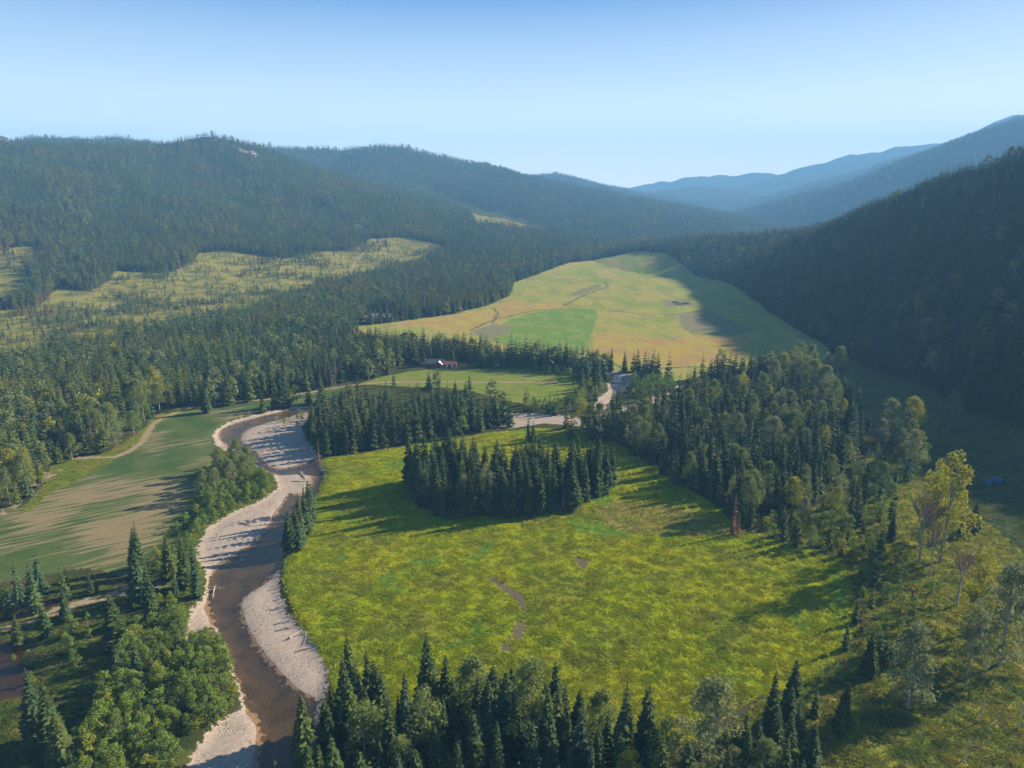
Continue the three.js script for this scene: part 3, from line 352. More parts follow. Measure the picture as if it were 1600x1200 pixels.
    case 'shadegrass': k = mix3([0.080, 0.095, 0.026], [0.055, 0.080, 0.024], step(-0.3, 0.4, a)); k = mix3(k, [0.11, 0.085, 0.04], 0.5 * step(0.2, 0.7, noise(x / 14, d / 9))); break;
    case 'shrubland': k = mix3([0.060, 0.085, 0.016], [0.12, 0.12, 0.018], step(0.0, 0.5, fbm(x / 12, d / 7, 3))); k = mix3(k, [0.10, 0.075, 0.045], 0.6 * step(0.25, 0.7, noise(x / 9 + 8, d / 6))); break;
    default: k = mix3([0.036, 0.046, 0.016], [0.062, 0.058, 0.026], step(-0.3, 0.5, a)); k = mix3(k, [0.085, 0.10, 0.02], 0.5 * step(0.3, 0.7, noise(x / 11, d / 11)));
  }
  return [k[0] * grain, k[1] * grain, k[2] * grain];
}
const toByte = new Uint8Array(4097);
for (let i = 0; i <= 4096; i++) { const c = i / 4096; toByte[i] = Math.round(255 * (c <= 0.0031308 ? c * 12.92 : 1.055 * Math.pow(c, 1 / 2.4) - 0.055)); }
function coverTexture(p, fine) {
  const { n, cell, x0, d0 } = p, data = new Uint8Array(n * n * 4), w = fine ? 0.9 : 1.6, s = fine ? 3.2 : 9;
  for (let r = 0; r < n; r++) for (let c = 0; c < n; c++) {
    const x = x0 + (c + 0.5) * cell, d = d0 + (r + 0.5) * cell, o = (r * n + c) * 4;
    const wx = noise(x / s, d / s) * w + noiseB(x / (s * 0.25), d / (s * 0.25)) * w * 0.45, wd = noise(x / s + 31, d / s) * w + noiseB(x / (s * 0.25) + 7, d / (s * 0.25)) * w * 0.45;
    const i = p.at(x + wx, d + wd), k = coverColour(i < 0 ? p.at(x, d) : i, x, d, fine);
    for (let q = 0; q < 3; q++) data[o + q] = toByte[Math.round(clamp(k[q]) * 4096)];
    data[o + 3] = 255;
  }
  const t = new THREE.DataTexture(data, n, n); t.colorSpace = THREE.SRGBColorSpace; t.magFilter = t.minFilter = THREE.LinearFilter; t.needsUpdate = true;
  const size = n * cell; t.repeat.set(1000 / size, 1000 / size); t.offset.set(-x0 / size, -d0 / size);
  return t;
}
function bumpTexture() {
  const n = 512, data = new Uint8Array(n * n * 4), per = 12, px = (f, x, y) => { // seamless
    const u = x / n, v = y / n, a = f(u * per, v * per), b = f((u - 1) * per, v * per), c = f(u * per, (v - 1) * per), e = f((u - 1) * per, (v - 1) * per);
    return lerp(lerp(a, b, u), lerp(c, e, u), v);
  };
  for (let y = 0; y < n; y++) for (let x = 0; x < n; x++) { const h = clamp(0.5 + 0.42 * px((p, q) => fbm(p * 1.8, q * 1.8, 4), x, y)), o = (y * n + x) * 4; data[o] = data[o + 1] = data[o + 2] = Math.round(h * 255); data[o + 3] = 255; }
  const t = new THREE.DataTexture(data, n, n); t.wrapS = t.wrapT = THREE.RepeatWrapping; t.magFilter = t.minFilter = THREE.LinearFilter; t.needsUpdate = true; t.repeat.set(1000 / 24, 1000 / 24);
  return t;
}
const bump = bumpTexture();
const groundMaterials = [
  new THREE.MeshStandardMaterial({ name: 'near_ground', map: coverTexture(NEAR, true), roughness: 1, bumpMap: bump, bumpScale: 0.3 }),
  new THREE.MeshStandardMaterial({ name: 'valley_ground', map: coverTexture(WIDE, false), roughness: 1 }),
  new THREE.MeshStandardMaterial({ name: 'mountain_ground', vertexColors: true, roughness: 1 }),
];
groundMaterials.push(new THREE.MeshStandardMaterial({ name: 'near_smooth_ground', map: groundMaterials[0].map, roughness: 1, bumpMap: bump, bumpScale: 0.07 }));
for (const m of groundMaterials) m.specularIntensity = 0;
console.log('textures');

// cut the sheet into one mesh per kind of ground
{
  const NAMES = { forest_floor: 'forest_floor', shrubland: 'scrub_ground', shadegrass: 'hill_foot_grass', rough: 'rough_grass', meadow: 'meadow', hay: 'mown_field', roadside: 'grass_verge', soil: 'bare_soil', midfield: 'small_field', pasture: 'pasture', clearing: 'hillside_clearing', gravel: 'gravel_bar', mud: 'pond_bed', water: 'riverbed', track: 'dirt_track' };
  const SAME = { pasture_yellow: 'pasture', pasture_green: 'pasture', pasture_brown: 'pasture', ditch: 'pasture', tan: 'meadow', bare: 'meadow', weeds: 'meadow', bar: 'gravel', hilltrack: 'track' };
  const normal = new Float32Array(NX * ND * 3), v = new THREE.Vector3();
  for (let r = 0; r < ND; r++) for (let c = 0; c < NX; c++) {
    const c0 = Math.max(0, c - 1), c1 = Math.min(NX - 1, c + 1), r0 = Math.max(0, r - 1), r1 = Math.min(ND - 1, r + 1);
    v.set(-(ground[r * NX + c1] - ground[r * NX + c0]) / (gx[c1] - gx[c0]), 1, (ground[r1 * NX + c] - ground[r0 * NX + c]) / (gd[r1] - gd[r0])).normalize().toArray(normal, (r * NX + c) * 3);
  }
  const parts = new Map();
  for (let r = 0; r + 1 < ND; r++) for (let c = 0; c + 1 < NX; c++) {
    const x = (gx[c] + gx[c + 1]) / 2, d = (gd[r] + gd[r + 1]) / 2;
    const far = (p) => gx[c] < p.x0 || gx[c + 1] > p.x0 + p.n * p.cell || gd[r] < p.d0 || gd[r + 1] > p.d0 + p.n * p.cell;
    const slot = !far(NEAR) ? 0 : !far(WIDE) ? 1 : 2;
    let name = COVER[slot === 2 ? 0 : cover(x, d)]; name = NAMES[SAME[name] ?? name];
    if (name === 'forest_floor' && d > 4000) name = 'mountain_slopes';
    if (!parts.has(name)) parts.set(name, [[], [], [], []]);
    const k = r * NX + c;
    const smooth = slot === 0 && /gravel|bed|field|track|soil/.test(name);
    parts.get(name)[smooth ? 3 : slot].push(k, k + 1, k + NX + 1, k, k + NX + 1, k + NX);
  }
  for (const [name, slots] of parts) {
    const seen = new Map(), index = [], pos = [], nor = [], uv = [], col = [], g = new THREE.BufferGeometry();
    slots.forEach((list, s) => {
      if (!list.length) return;
      g.addGroup(index.length, list.length, s);
      for (const k of list) {
        let i = seen.get(k);
        if (i === undefined) {
          seen.set(k, i = pos.length / 3);
          const c = k % NX, r = (k - c) / NX, x = gx[c], d = gd[r];
          pos.push(x, ground[k], -d); nor.push(normal[k * 3], normal[k * 3 + 1], normal[k * 3 + 2]); uv.push(x / 1000, d / 1000);
          const t = 0.5 + 0.5 * fbm(x / 260, d / 260, 4); col.push(...mix3([0.028, 0.042, 0.018], [0.060, 0.066, 0.026], t));
        }
        index.push(i);
      }
    });
    g.setAttribute('position', new THREE.Float32BufferAttribute(pos, 3)); g.setAttribute('normal', new THREE.Float32BufferAttribute(nor, 3));
    g.setAttribute('uv', new THREE.Float32BufferAttribute(uv, 2)); g.setAttribute('color', new THREE.Float32BufferAttribute(col, 3)); g.setIndex(index);
    const m = shade(new THREE.Mesh(g, groundMaterials)); m.name = name; m.userData.kind = 'structure'; scene.add(m);
  }
}
// the river and the brown pool: still sheets of clear water over their beds
function waterSheet(name, mask, level, material) {
  const pos = [], seen = new Map(), index = [], nor = [], uv = [];
  for (let r = 0; r + 1 < ND; r++) for (let c = 0; c + 1 < NX; c++) {
    if (mask((gx[c] + gx[c + 1]) / 2, (gd[r] + gd[r + 1]) / 2) < 0.06) continue;
    const k = r * NX + c, at = (q) => { let i = seen.get(q); if (i === undefined) { seen.set(q, i = pos.length / 3); pos.push(gx[q % NX], level, -gd[Math.floor(q / NX)]); nor.push(0, 1, 0); uv.push(gx[q % NX] / 1000, gd[Math.floor(q / NX)] / 1000); } return i; };
    const a = at(k), b = at(k + 1), e = at(k + NX + 1), f = at(k + NX); index.push(a, b, e, a, e, f);
  }
  const g = new THREE.BufferGeometry(); g.setAttribute('position', new THREE.Float32BufferAttribute(pos, 3)); g.setAttribute('normal', new THREE.Float32BufferAttribute(nor, 3)); g.setAttribute('uv', new THREE.Float32BufferAttribute(uv, 2)); g.setIndex(index);
  const m = new THREE.Mesh(g, material); m.receiveShadow = true; m.name = name; m.userData.kind = 'structure'; scene.add(m);
}
const ripple = bump.clone(); ripple.repeat.set(1000 / 9, 1000 / 9); ripple.needsUpdate = true;
const water = new THREE.MeshPhysicalMaterial({ name: 'water', color: rgb(0.86, 0.74, 0.55), roughness: 0.06, transmission: 1, thickness: 0, ior: 1.33, bumpMap: ripple, bumpScale: 0.14 });
waterSheet('river', channelOf, -1.12, water);
waterSheet('pool', pondOf, -0.32, water);
console.log('ground');

// ---------------------------------------------------------------- plants: shapes
class Faces { // collects coloured triangles
  constructor() { this.p = []; this.c = []; }
  tri(a, b, e, col) { this.p.push(...a, ...b, ...e); for (let i = 0; i < 3; i++) this.c.push(...col); }
  done() {
    const g = new THREE.BufferGeometry();
    g.setAttribute('position', new THREE.Float32BufferAttribute(this.p, 3)); g.setAttribute('color', new THREE.Float32BufferAttribute(this.c, 3));
    g.computeVertexNormals(); return g;
  }
}
const tint = (base, rnd, amount = 0.25) => { const k = 1 + (rnd() - 0.5) * 2 * amount, w = (rnd() - 0.5) * amount * 0.5; return [base[0] * (k + w), base[1] * k, base[2] * (k - w)]; };
function limb(f, a, b, ra, rb, sides, col) { // tapered stick from a to b
  const A = new THREE.Vector3(...a), B = new THREE.Vector3(...b), t = B.clone().sub(A).normalize(), u = new THREE.Vector3(t.y, -t.x, 0.31).cross(t).normalize(), v = t.clone().cross(u);
  const ring = (P, r, i) => { const w = i / sides * 2 * Math.PI; return [P.x + (u.x * Math.cos(w) + v.x * Math.sin(w)) * r, P.y + (u.y * Math.cos(w) + v.y * Math.sin(w)) * r, P.z + (u.z * Math.cos(w) + v.z * Math.sin(w)) * r]; };
  for (let i = 0; i < sides; i++) { const p = ring(A, ra, i), q = ring(A, ra, i + 1), r = ring(B, rb, i + 1), s = ring(B, rb, i); f.tri(p, r, q, col); f.tri(p, s, r, col); }
}
const BARK = [0.085, 0.068, 0.052], PALE = [0.26, 0.24, 0.20], GREY = [0.30, 0.28, 0.26];

// A conifer 20 m tall: whorls of drooping boughs, each bough a ridged blade with side sprays
function conifer(seed, { whorls = 24, per = 8, R = 2.9, from = 0.05, sprays = 5, shape = 0.85, droop = 0.36, col = [1, 1, 1], gap = 0, vary = 0.28, bough = 0.3 }) {
  const rnd = seeded(seed), f = new Faces(), H = 20, lean = [(rnd() - 0.5) * 0.5, (rnd() - 0.5) * 0.5];
  const side = Array.from({ length: 7 }, () => 0.82 + rnd() * 0.34);
  for (let w = 0; w < whorls; w++) {
    const t0 = from + (0.985 - from) * Math.pow((w + 0.5 * rnd()) / whorls, 0.94), n = Math.max(4, Math.round(per * (0.7 + 0.5 * (1 - t0)))), turn = rnd() * 6.28;
    for (let b = 0; b < n; b++) {
      if (rnd() < gap) continue;
      const t = clamp(t0 + (rnd() - 0.5) * 0.035), a = turn + (b + rnd() * 0.7) / n * 6.283, k = side[Math.floor((a / 6.283 + 4) * 7) % 7];
      const under = t < 0.22 ? 0.72 + 1.27 * t : 1, r = (R * Math.pow(1 - t, shape) * (0.68 + 0.5 * rnd()) * k * under) + 0.14, y = t * H, ca = Math.cos(a), sa = Math.sin(a);
      const dr = droop * (1.25 - 0.75 * t), wd = r * bough * (0.8 + rnd() * 0.5) + 0.05, c1 = tint(col, rnd, vary), ox = lean[0] * t, oz = lean[1] * t;
      const P = (q, s, down) => [ca * r * q - sa * s + ox, y - r * dr * q * q * 1.05 - down + 0.1 * r * (q > 0.9 ? 1 : 0), sa * r * q + ca * s + oz];
      const s0 = P(0.02, 0, 0), s1 = P(0.55, 0, 0), s2 = P(1, 0, 0), l = P(0.6, wd, wd * 0.55), q = P(0.6, -wd, wd * 0.55);
      f.tri(s0, l, s1, c1); f.tri(s0, s1, q, c1); f.tri(l, s2, s1, c1); f.tri(s1, s2, q, c1);
      for (let i = 0; i < sprays; i++) {
        const u = 0.35 + 0.62 * rnd(), sg = i % 2 ? 1 : -1, len = (0.3 + 0.45 * rnd()) * (0.35 + r * 0.26), c2 = tint(col, rnd, vary);
        const A = P(u - 0.1, 0, 0), B = P(u + 0.07, 0, 0.02), C = P(Math.min(1.15, u + 0.16 * rnd()), sg * len, len * (0.25 + 0.5 * rnd()));
        f.tri(A, B, C, c2);
      }
    }
  }
  f.tri([lean[0] - 0.1, H * 0.95, lean[1]], [lean[0] + 0.1, H * 0.95, lean[1] + 0.08], [lean[0], H * 1.01, lean[1]], tint(col, rnd, vary));
  return f.done();
}
function trunkOf(seed, h, r, col = BARK, bend = 0.4) { const rnd = seeded(seed), f = new Faces(); let a = [0, -0.6, 0]; for (let i = 1; i <= 3; i++) { const b = [(rnd() - 0.5) * bend, h * i / 3, (rnd() - 0.5) * bend]; limb(f, a, b, r * (1 - (i - 1) / 3.3), r * (1 - i / 3.3), 6, col); a = b; } return f.done(); }

// A broad-leaved tree 16 m tall: leaning limbs that carry clumps of leaves
function leafy(seed, { clumps = 46, leaves = 38, R = 4.4, base = 0.26, leaf = 0.5, H = 16, col = [1, 1, 1], limbs = 7, bark = PALE, vary = 0.3, spreadTop = 0.7, stems = 1 }) {
  const rnd = seeded(seed), f = new Faces(), wood = new Faces(), up = base * H;
  const lobes = Array.from({ length: 9 }, () => 0.66 + rnd() * 0.5);
  for (let s = 0; s < stems; s++) {
    const ba = s / stems * 6.283 + rnd(), br = stems > 1 ? R * 0.16 : 0, top = [Math.cos(ba) * br * 2 + (rnd() - 0.5) * 0.8, H * 0.78, Math.sin(ba) * br * 2 + (rnd() - 0.5) * 0.8], mid = [Math.cos(ba) * br + (rnd() - 0.5) * 0.5, H * 0.36, Math.sin(ba) * br + (rnd() - 0.5) * 0.5];
    const thick = (stems > 1 ? 0.011 : 0.019) * H;
    limb(wood, [Math.cos(ba) * br * 0.5, -0.5, Math.sin(ba) * br * 0.5], mid, thick, thick * 0.72, 6, bark); limb(wood, mid, top, thick * 0.72, 0.05, 6, bark);
    for (let i = 0; i < limbs; i++) { const t = 0.3 + 0.5 * rnd(), a = rnd() * 6.28, r = R * (0.4 + 0.4 * rnd()); limb(wood, [lerp(mid[0], top[0], (t - 0.3) * 1.6), H * (0.36 + (t - 0.3) * 0.7), lerp(mid[2], top[2], (t - 0.3) * 1.6)], [Math.cos(a) * r, H * Math.min(0.92, t + 0.22 + 0.1 * rnd()), Math.sin(a) * r], thick * 0.4, 0.03, 4, bark); }
  }
  for (let i = 0; i < clumps; i++) {
    const t = Math.pow(rnd(), 0.85), a = rnd() * 6.283, k = lobes[Math.floor(a / 6.283 * 9) % 9], prof = Math.sin(Math.PI * clamp(0.16 + 0.78 * Math.pow(t, spreadTop))), r = R * prof * Math.sqrt(0.15 + 0.85 * rnd()) * k;
    const c = [Math.cos(a) * r, up + t * (H - up) * (0.93 + 0.1 * k), Math.sin(a) * r], size = R * (0.17 + 0.16 * rnd()), ct = tint(col, rnd, vary * 0.7);
    for (let j = 0; j < leaves; j++) {
      const th = rnd() * 6.283, z = rnd() * 2 - 1, rr = size * Math.cbrt(0.25 + 0.75 * rnd()), q = Math.sqrt(1 - z * z);
      const o = [c[0] + q * Math.cos(th) * rr, Math.max(0.15, c[1] + z * rr * 0.85), c[2] + q * Math.sin(th) * rr], s = leaf * (0.65 + 0.7 * rnd()), e1 = rnd() * 6.283, e2 = rnd() * 2 - 1, e3 = rnd() * 6.283;
      const q2 = Math.sqrt(1 - e2 * e2), A = [q2 * Math.cos(e1) * s, e2 * s, q2 * Math.sin(e1) * s], B = [Math.cos(e3) * s * 0.62, (rnd() - 0.5) * s, Math.sin(e3) * s * 0.62];
      const c2 = tint(ct, rnd, vary * 0.5);
      f.tri([o[0] - A[0] * 0.5, o[1] - A[1] * 0.5, o[2] - A[2] * 0.5], [o[0] + A[0] * 0.5, o[1] + A[1] * 0.5, o[2] + A[2] * 0.5], [o[0] + B[0], o[1] + B[1], o[2] + B[2]], c2);
    }
  }
  return { crown: f.done(), wood: wood.done() };
}
// A leafless, vase-shaped crown of fine twigs, 16 m tall
function twiggy(seed) {
  const rnd = seeded(seed), f = new Faces(), twigs = new Faces(), H = 16;
  limb(f, [0, -0.5, 0], [0.2, H * 0.42, 0.1], 0.26, 0.17, 6, GREY);
  for (let i = 0; i < 15; i++) {
    const a = i * 2.4 + rnd(), y0 = H * (0.3 + 0.3 * rnd()), r = 1.2 + 2.1 * rnd(), y1 = H * (0.62 + 0.28 * rnd()), b = [Math.cos(a) * r, y1, Math.sin(a) * r], s = [0.15, y0, 0.1];
    limb(f, s, b, 0.08, 0.03, 4, GREY);
    for (let j = 0; j < 15; j++) {
      const t = 0.3 + 0.7 * rnd(), o = [lerp(s[0], b[0], t), lerp(s[1], b[1], t), lerp(s[2], b[2], t)], w = a + (rnd() - 0.5) * 2.6, L = 0.8 + 1.7 * rnd(), e = [o[0] + Math.cos(w) * L * 0.6, o[1] + L, o[2] + Math.sin(w) * L * 0.6];
      limb(twigs, o, e, 0.028, 0.008, 3, tint([1, 1, 1], rnd, 0.3));
      for (let q = 0; q < 3; q++) { const m = rnd(), c = [lerp(o[0], e[0], m), lerp(o[1], e[1], m), lerp(o[2], e[2], m)]; twigs.tri(c, [c[0] + (rnd() - 0.5) * 0.5, c[1] + 0.45 * rnd(), c[2] + (rnd() - 0.5) * 0.5], [c[0] + 0.06, c[1] + 0.22, c[2] + 0.05], tint([1, 1, 1], rnd, 0.35)); }
    }
  }
  return { crown: twigs.done(), wood: f.done() };
}
const plantMaterial = (name, r, g, b, through = 0) => { const m = through ? new THREE.MeshPhysicalMaterial({ transmission: through, thickness: 0 }) : new THREE.MeshPhysicalMaterial(); Object.assign(m, { name, vertexColors: true, roughness: 0.95, side: THREE.DoubleSide }); m.color = rgb(r, g, b); m.specularIntensity = 0.1; return m; };
const WOOD = plantMaterial('bark', 1, 1, 1);
const SPRUCE = [plantMaterial('spruce_needles', 0.044, 0.067, 0.021), plantMaterial('spruce_needles_blue', 0.042, 0.068, 0.029), plantMaterial('spruce_needles_olive', 0.060, 0.080, 0.022)];
const PINE = [plantMaterial('pine_needles', 0.082, 0.110, 0.026), plantMaterial('pine_needles_dark', 0.060, 0.086, 0.026), plantMaterial('pine_needles_yellow', 0.108, 0.124, 0.026)];
const LEAF = [plantMaterial('cottonwood_leaves', 0.185, 0.230, 0.060, 0.35), plantMaterial('cottonwood_leaves_grey', 0.215, 0.240, 0.105, 0.35), plantMaterial('cottonwood_leaves_yellow', 0.290, 0.290, 0.028, 0.4)];
const WILLOW = [plantMaterial('willow_leaves', 0.190, 0.265, 0.045, 0.35), plantMaterial('willow_leaves_dark', 0.145, 0.215, 0.045, 0.35), plantMaterial('willow_leaves_yellow', 0.255, 0.290, 0.036, 0.35)];
const DEAD = [plantMaterial('dead_needles_red', 0.170, 0.078, 0.050), plantMaterial('dead_needles_brown', 0.120, 0.076, 0.052)];
const TWIG = plantMaterial('brown_twigs', 0.30, 0.19, 0.125);

const SHAPES = {
  spruce: [1, 2, 3, 4, 5].map((s) => ({ crown: conifer(100 + s, { R: [2.7, 3.2, 3.7, 4.1, 4.5][s - 1], whorls: 23 + s, per: 9, sprays: 4, bough: 0.4, shape: [0.7, 0.95, 0.8, 1.0, 0.85][s - 1], gap: [0.1, 0, 0.05, 0.12, 0.02][s - 1], droop: [0.45, 0.3, 0.38, 0.26, 0.4][s - 1], from: [0.03, 0.08, 0.04, 0.05, 0.14][s - 1] }), wood: trunkOf(s, 18, 0.24) })),
  pine: [1, 2, 3, 4].map((s) => ({ crown: conifer(200 + s, { R: 2.9 + 0.2 * s, whorls: 13, per: 7, from: 0.14, sprays: 2, shape: 0.55, droop: 0.1, bough: 0.42, vary: 0.3 }), wood: trunkOf(20 + s, 17, 0.2) })),
  cottonwood: [1, 2, 3, 4].map((s) => leafy(300 + s, { R: 3.7 + 0.35 * s, base: s % 2 ? 0.12 : 0.26, clumps: 56 + 4 * s, leaves: 78, leaf: 0.44 })),
  willow: [1, 2, 3, 4].map((s) => leafy(400 + s, { H: 5, R: 1.9, base: 0.06, clumps: 34, leaves: 40, leaf: 0.28, stems: 4, limbs: 2, bark: BARK, spreadTop: 0.9 })),
  dead: [1, 2].map((s) => ({ crown: conifer(500 + s, { R: 2.3, whorls: 20, per: 7, sprays: 4, gap: 0.22, bough: 0.18 }), wood: trunkOf(60 + s, 19, 0.22, GREY) })),
  bare: [1, 2].map((s) => twiggy(600 + s)),
};
const SIZE = { spruce: 20, pine: 20, cottonwood: 16, willow: 5, dead: 20, bare: 16 };
const COAT = { spruce: SPRUCE, pine: PINE, cottonwood: LEAF, willow: WILLOW, dead: DEAD, bare: [TWIG] };
const NAME = { spruce: 'spruce_tree', pine: 'pine_tree', cottonwood: 'cottonwood_tree', willow: 'willow_shrub', dead: 'dead_spruce', bare: 'bare_cottonwood' };
const CATEGORY = { spruce: 'spruce', pine: 'pine', cottonwood: 'cottonwood', willow: 'willow', dead: 'dead tree', bare: 'bare tree' };
// coarser shapes of the same trees for the masses farther off
const SIMPLE = {
  spruce: [1, 2, 3].map((s) => conifer(700 + s, { R: 3.4 + 0.15 * s, whorls: 12, per: 7, sprays: 1, bough: 0.46 })),
  pine: [1, 2, 3].map((s) => conifer(720 + s, { R: 3.0 + 0.2 * s, whorls: 9, per: 7, from: 0.12, sprays: 1, shape: 0.55, droop: 0.1, bough: 0.5 })),
  far: [1, 2].map((s) => conifer(740 + s, { R: 3.7, whorls: 6, per: 6, sprays: 0, shape: 0.7, droop: 0.3, bough: 0.62 })),
  leaf: [1, 2].map((s) => leafy(760 + s, { R: 4.4, clumps: 34, leaves: 11, leaf: 1.35, limbs: 0 }).crown),
};
const LIGHT = { spruce: SIMPLE.spruce.map((crown, i) => ({ crown, wood: SHAPES.spruce[i].wood })), cottonwood: SIMPLE.leaf.map((crown, i) => ({ crown, wood: SHAPES.cottonwood[i].wood })) };
console.log('shapes');

// ---------------------------------------------------------------- plants: where they stand
const rndP = seeded(77), PLANTS = []; // { kind, x, d, h, w, label, group }
for (const [kind, x, d, h, w, label, group] of SINGLE) PLANTS.push({ kind, x, d, h, w, label, group, own: true });
const crowded = (x, d, r) => PLANTS.some((p) => Math.abs(p.x - x) < r && Math.abs(p.d - d) < r && Math.hypot(p.x - x, p.d - d) < r);
const WORD = { spruce: 'spruce', cottonwood: 'leafy cottonwood', willow: 'low willow', dead: 'brown dead spruce' };
const sized = (h, usual) => (h > usual * 1.08 ? 'tall ' : h < usual * 0.8 ? 'short ' : 'middling '), place5 = ['far left', 'left', 'middle', 'right', 'far right'], placed = (at, deep) => ', ' + place5[Math.floor(clamp(at, 0, 0.999) * 5)] + ' ' + ['front', 'mid', 'rear'][Math.floor(clamp(deep, 0, 0.999) * 3)], fit = (l) => { const w = l.split(' '); return w.length > 16 ? w.slice(1).join(' ') : l; };
for (const s of STANDS) {
  const xs = s.poly.map((p) => p[0]), ds = s.poly.map((p) => p[1]), x0 = Math.min(...xs), x1 = Math.max(...xs), d0 = Math.min(...ds), d1 = Math.max(...ds);
  const tries = Math.ceil((x1 - x0) * (d1 - d0) / (s.sp * s.sp) * 5);
  for (let i = 0; i < tries; i++) {
    const x = lerp(x0, x1, rndP()), d = lerp(d0, d1, rndP()), c = cover(x, d), u = rndP(), v = rndP(), q = rndP();
    if (!inside(s.poly, x, d) || c === ID.water || c === ID.track || (c === ID.gravel && v < 0.75) || (x > -82 && x < -36 && d > 490 && d < 534)) continue;
    let kind = s.kind, acc = 0; for (const k in s.mix) { acc += s.mix[k]; if (u < acc) { kind = k; break; } }
    if (crowded(x, d, s.sp * (kind === 'willow' ? 0.6 : kind === 'cottonwood' ? 0.9 : 0.78) * (0.85 + 0.3 * v))) continue;
    let h = lerp(s.h[0], s.h[1], Math.pow(q, 0.8));
    if (kind !== s.kind) h = kind === 'willow' ? 2.5 + 4 * q : kind === 'cottonwood' ? Math.max(8, h * 0.85) : kind === 'spruce' && s.kind === 'willow' ? 7 + 7 * q : h * 0.85;
    else { h *= 0.84 + 0.34 * rndP(); if (rndP() < 0.2) h *= 0.58; }
    let label = s.label; if (kind !== s.kind) label = WORD[kind] + ' ' + s.label.replace(/^.*?(in the|at the|on the|beside the|along the|between|by the|inside|above|under the)/, (m, w) => w);
    const at = (x - x0) / (x1 - x0), back = (d - d0) / (d1 - d0);
    label = fit(sized(h, SIZE[kind] * (kind === 'willow' ? 1 : 0.85)) + label + placed(at, back));
    PLANTS.push({ kind, x, d, h, w: 0.78 + 0.45 * rndP(), label, group: s.group + (kind === s.kind ? '' : ' ' + kind + 's') });
  }
}
// woods of the valley sides and floor
const clearings = AREAS.clearing, WOODS = [], rndW = seeded(123);
for (let d = 70; d < 5600;) {
  const sp = d < 700 ? 5.0 : d < 1500 ? lerp(5.0, 6.6, (d - 700) / 800) : d < 3000 ? lerp(6.6, 10.5, (d - 1500) / 1500) : lerp(10.5, 17, (d - 3000) / 2600), half = Math.max(330, 0.86 * d + 60);
  for (let x = -half; x < (d < 800 ? Math.max(half, 650) : half); x += sp) {
    const px = x + (rndW() - 0.5) * sp * 0.95, pd = d + (rndW() - 0.5) * sp * 0.95, q = rndW(), u = rndW(), v = rndW(), w = rndW();
    let c = WIDE.at(px, pd); if (c < 0) c = 0;
    let sparse = 1;
    if (pd < 250 && px < 175 + 0.25 * Math.max(0, 150 - pd) && px > -240) continue;
    if (c === ID.clearing) sparse = 0.2; else if (c !== 0) continue;
    if (pd > 1500 && clearings.some((p) => inside(p, px, pd))) sparse = 0.14;
    // open ground by the river and the stands already planted
    if (pd < 560 && px > -250 && px < 330 && pd < 480 + (px < -60 ? 0 : 60) && STANDS.some((s) => inside(s.poly, px, pd))) continue;
    if (px > -115 && px < 200 && pd < 480) { if (q > 0.10) continue; }
    if (px > -190 && px <= -115 && pd < 400) continue;
    if (px >= 200 && pd < 330) { if (q > 0.4) continue; }
    if (px > -86 && px < -24 && pd > 486 && pd < 534) continue;   // the barn yard
    const patch = fbm(px / 130, pd / 130, 3);
    if (sparse < 1) { if (q > sparse * (0.5 + 4 * step(-0.05, 0.45, patch + 0.4 * noise(px / 30, pd / 30)))) continue; } else if (patch > 0.5 && q > 0.5) continue;
    const right = px > 150 && pd < 1500 && px > 0.18 * pd + 60;
    const damp = pd > 1150 && pd < 4200 && hillHeight(px, pd) < 12;
    let kind = u < (px < -150 ? 0.72 : 0.15) ? 'pine' : 'spruce';
    if (pd < 620 && px > -190 && px < 0) kind = u < 0.1 ? 'cottonwood' : 'spruce';
    if (v < (damp ? 0.2 : right ? 0.03 : 0.03) + (right ? 0.08 : 0.18) * step(0.25, 0.6, noiseB(px / 160, pd / 160))) kind = 'cottonwood';
    if (w < 0.012 + 0.25 * step(0.45, 0.75, noise(px / 240 + 40, pd / 240))) kind = kind === 'cottonwood' ? kind : 'dead';
    let h = (kind === 'cottonwood' ? 11 + 8 * q : 12 + 9 * q) * (sparse < 1 ? 0.35 + 0.4 * v : 1) * (pd > 3000 ? 1.25 : 1);
    if (px < -120 && pd < 620) h *= 0.92;
    WOODS.push({ kind, x: px, d: pd, h, w: (0.85 + 0.35 * rndW()) * (pd > 2000 ? lerp(1, 1.75, clamp((pd - 2000) / 3000)) : 1.08), sparse, patch });
  }
  d += sp;
}
console.log('plants', PLANTS.length, 'woods', WOODS.length);

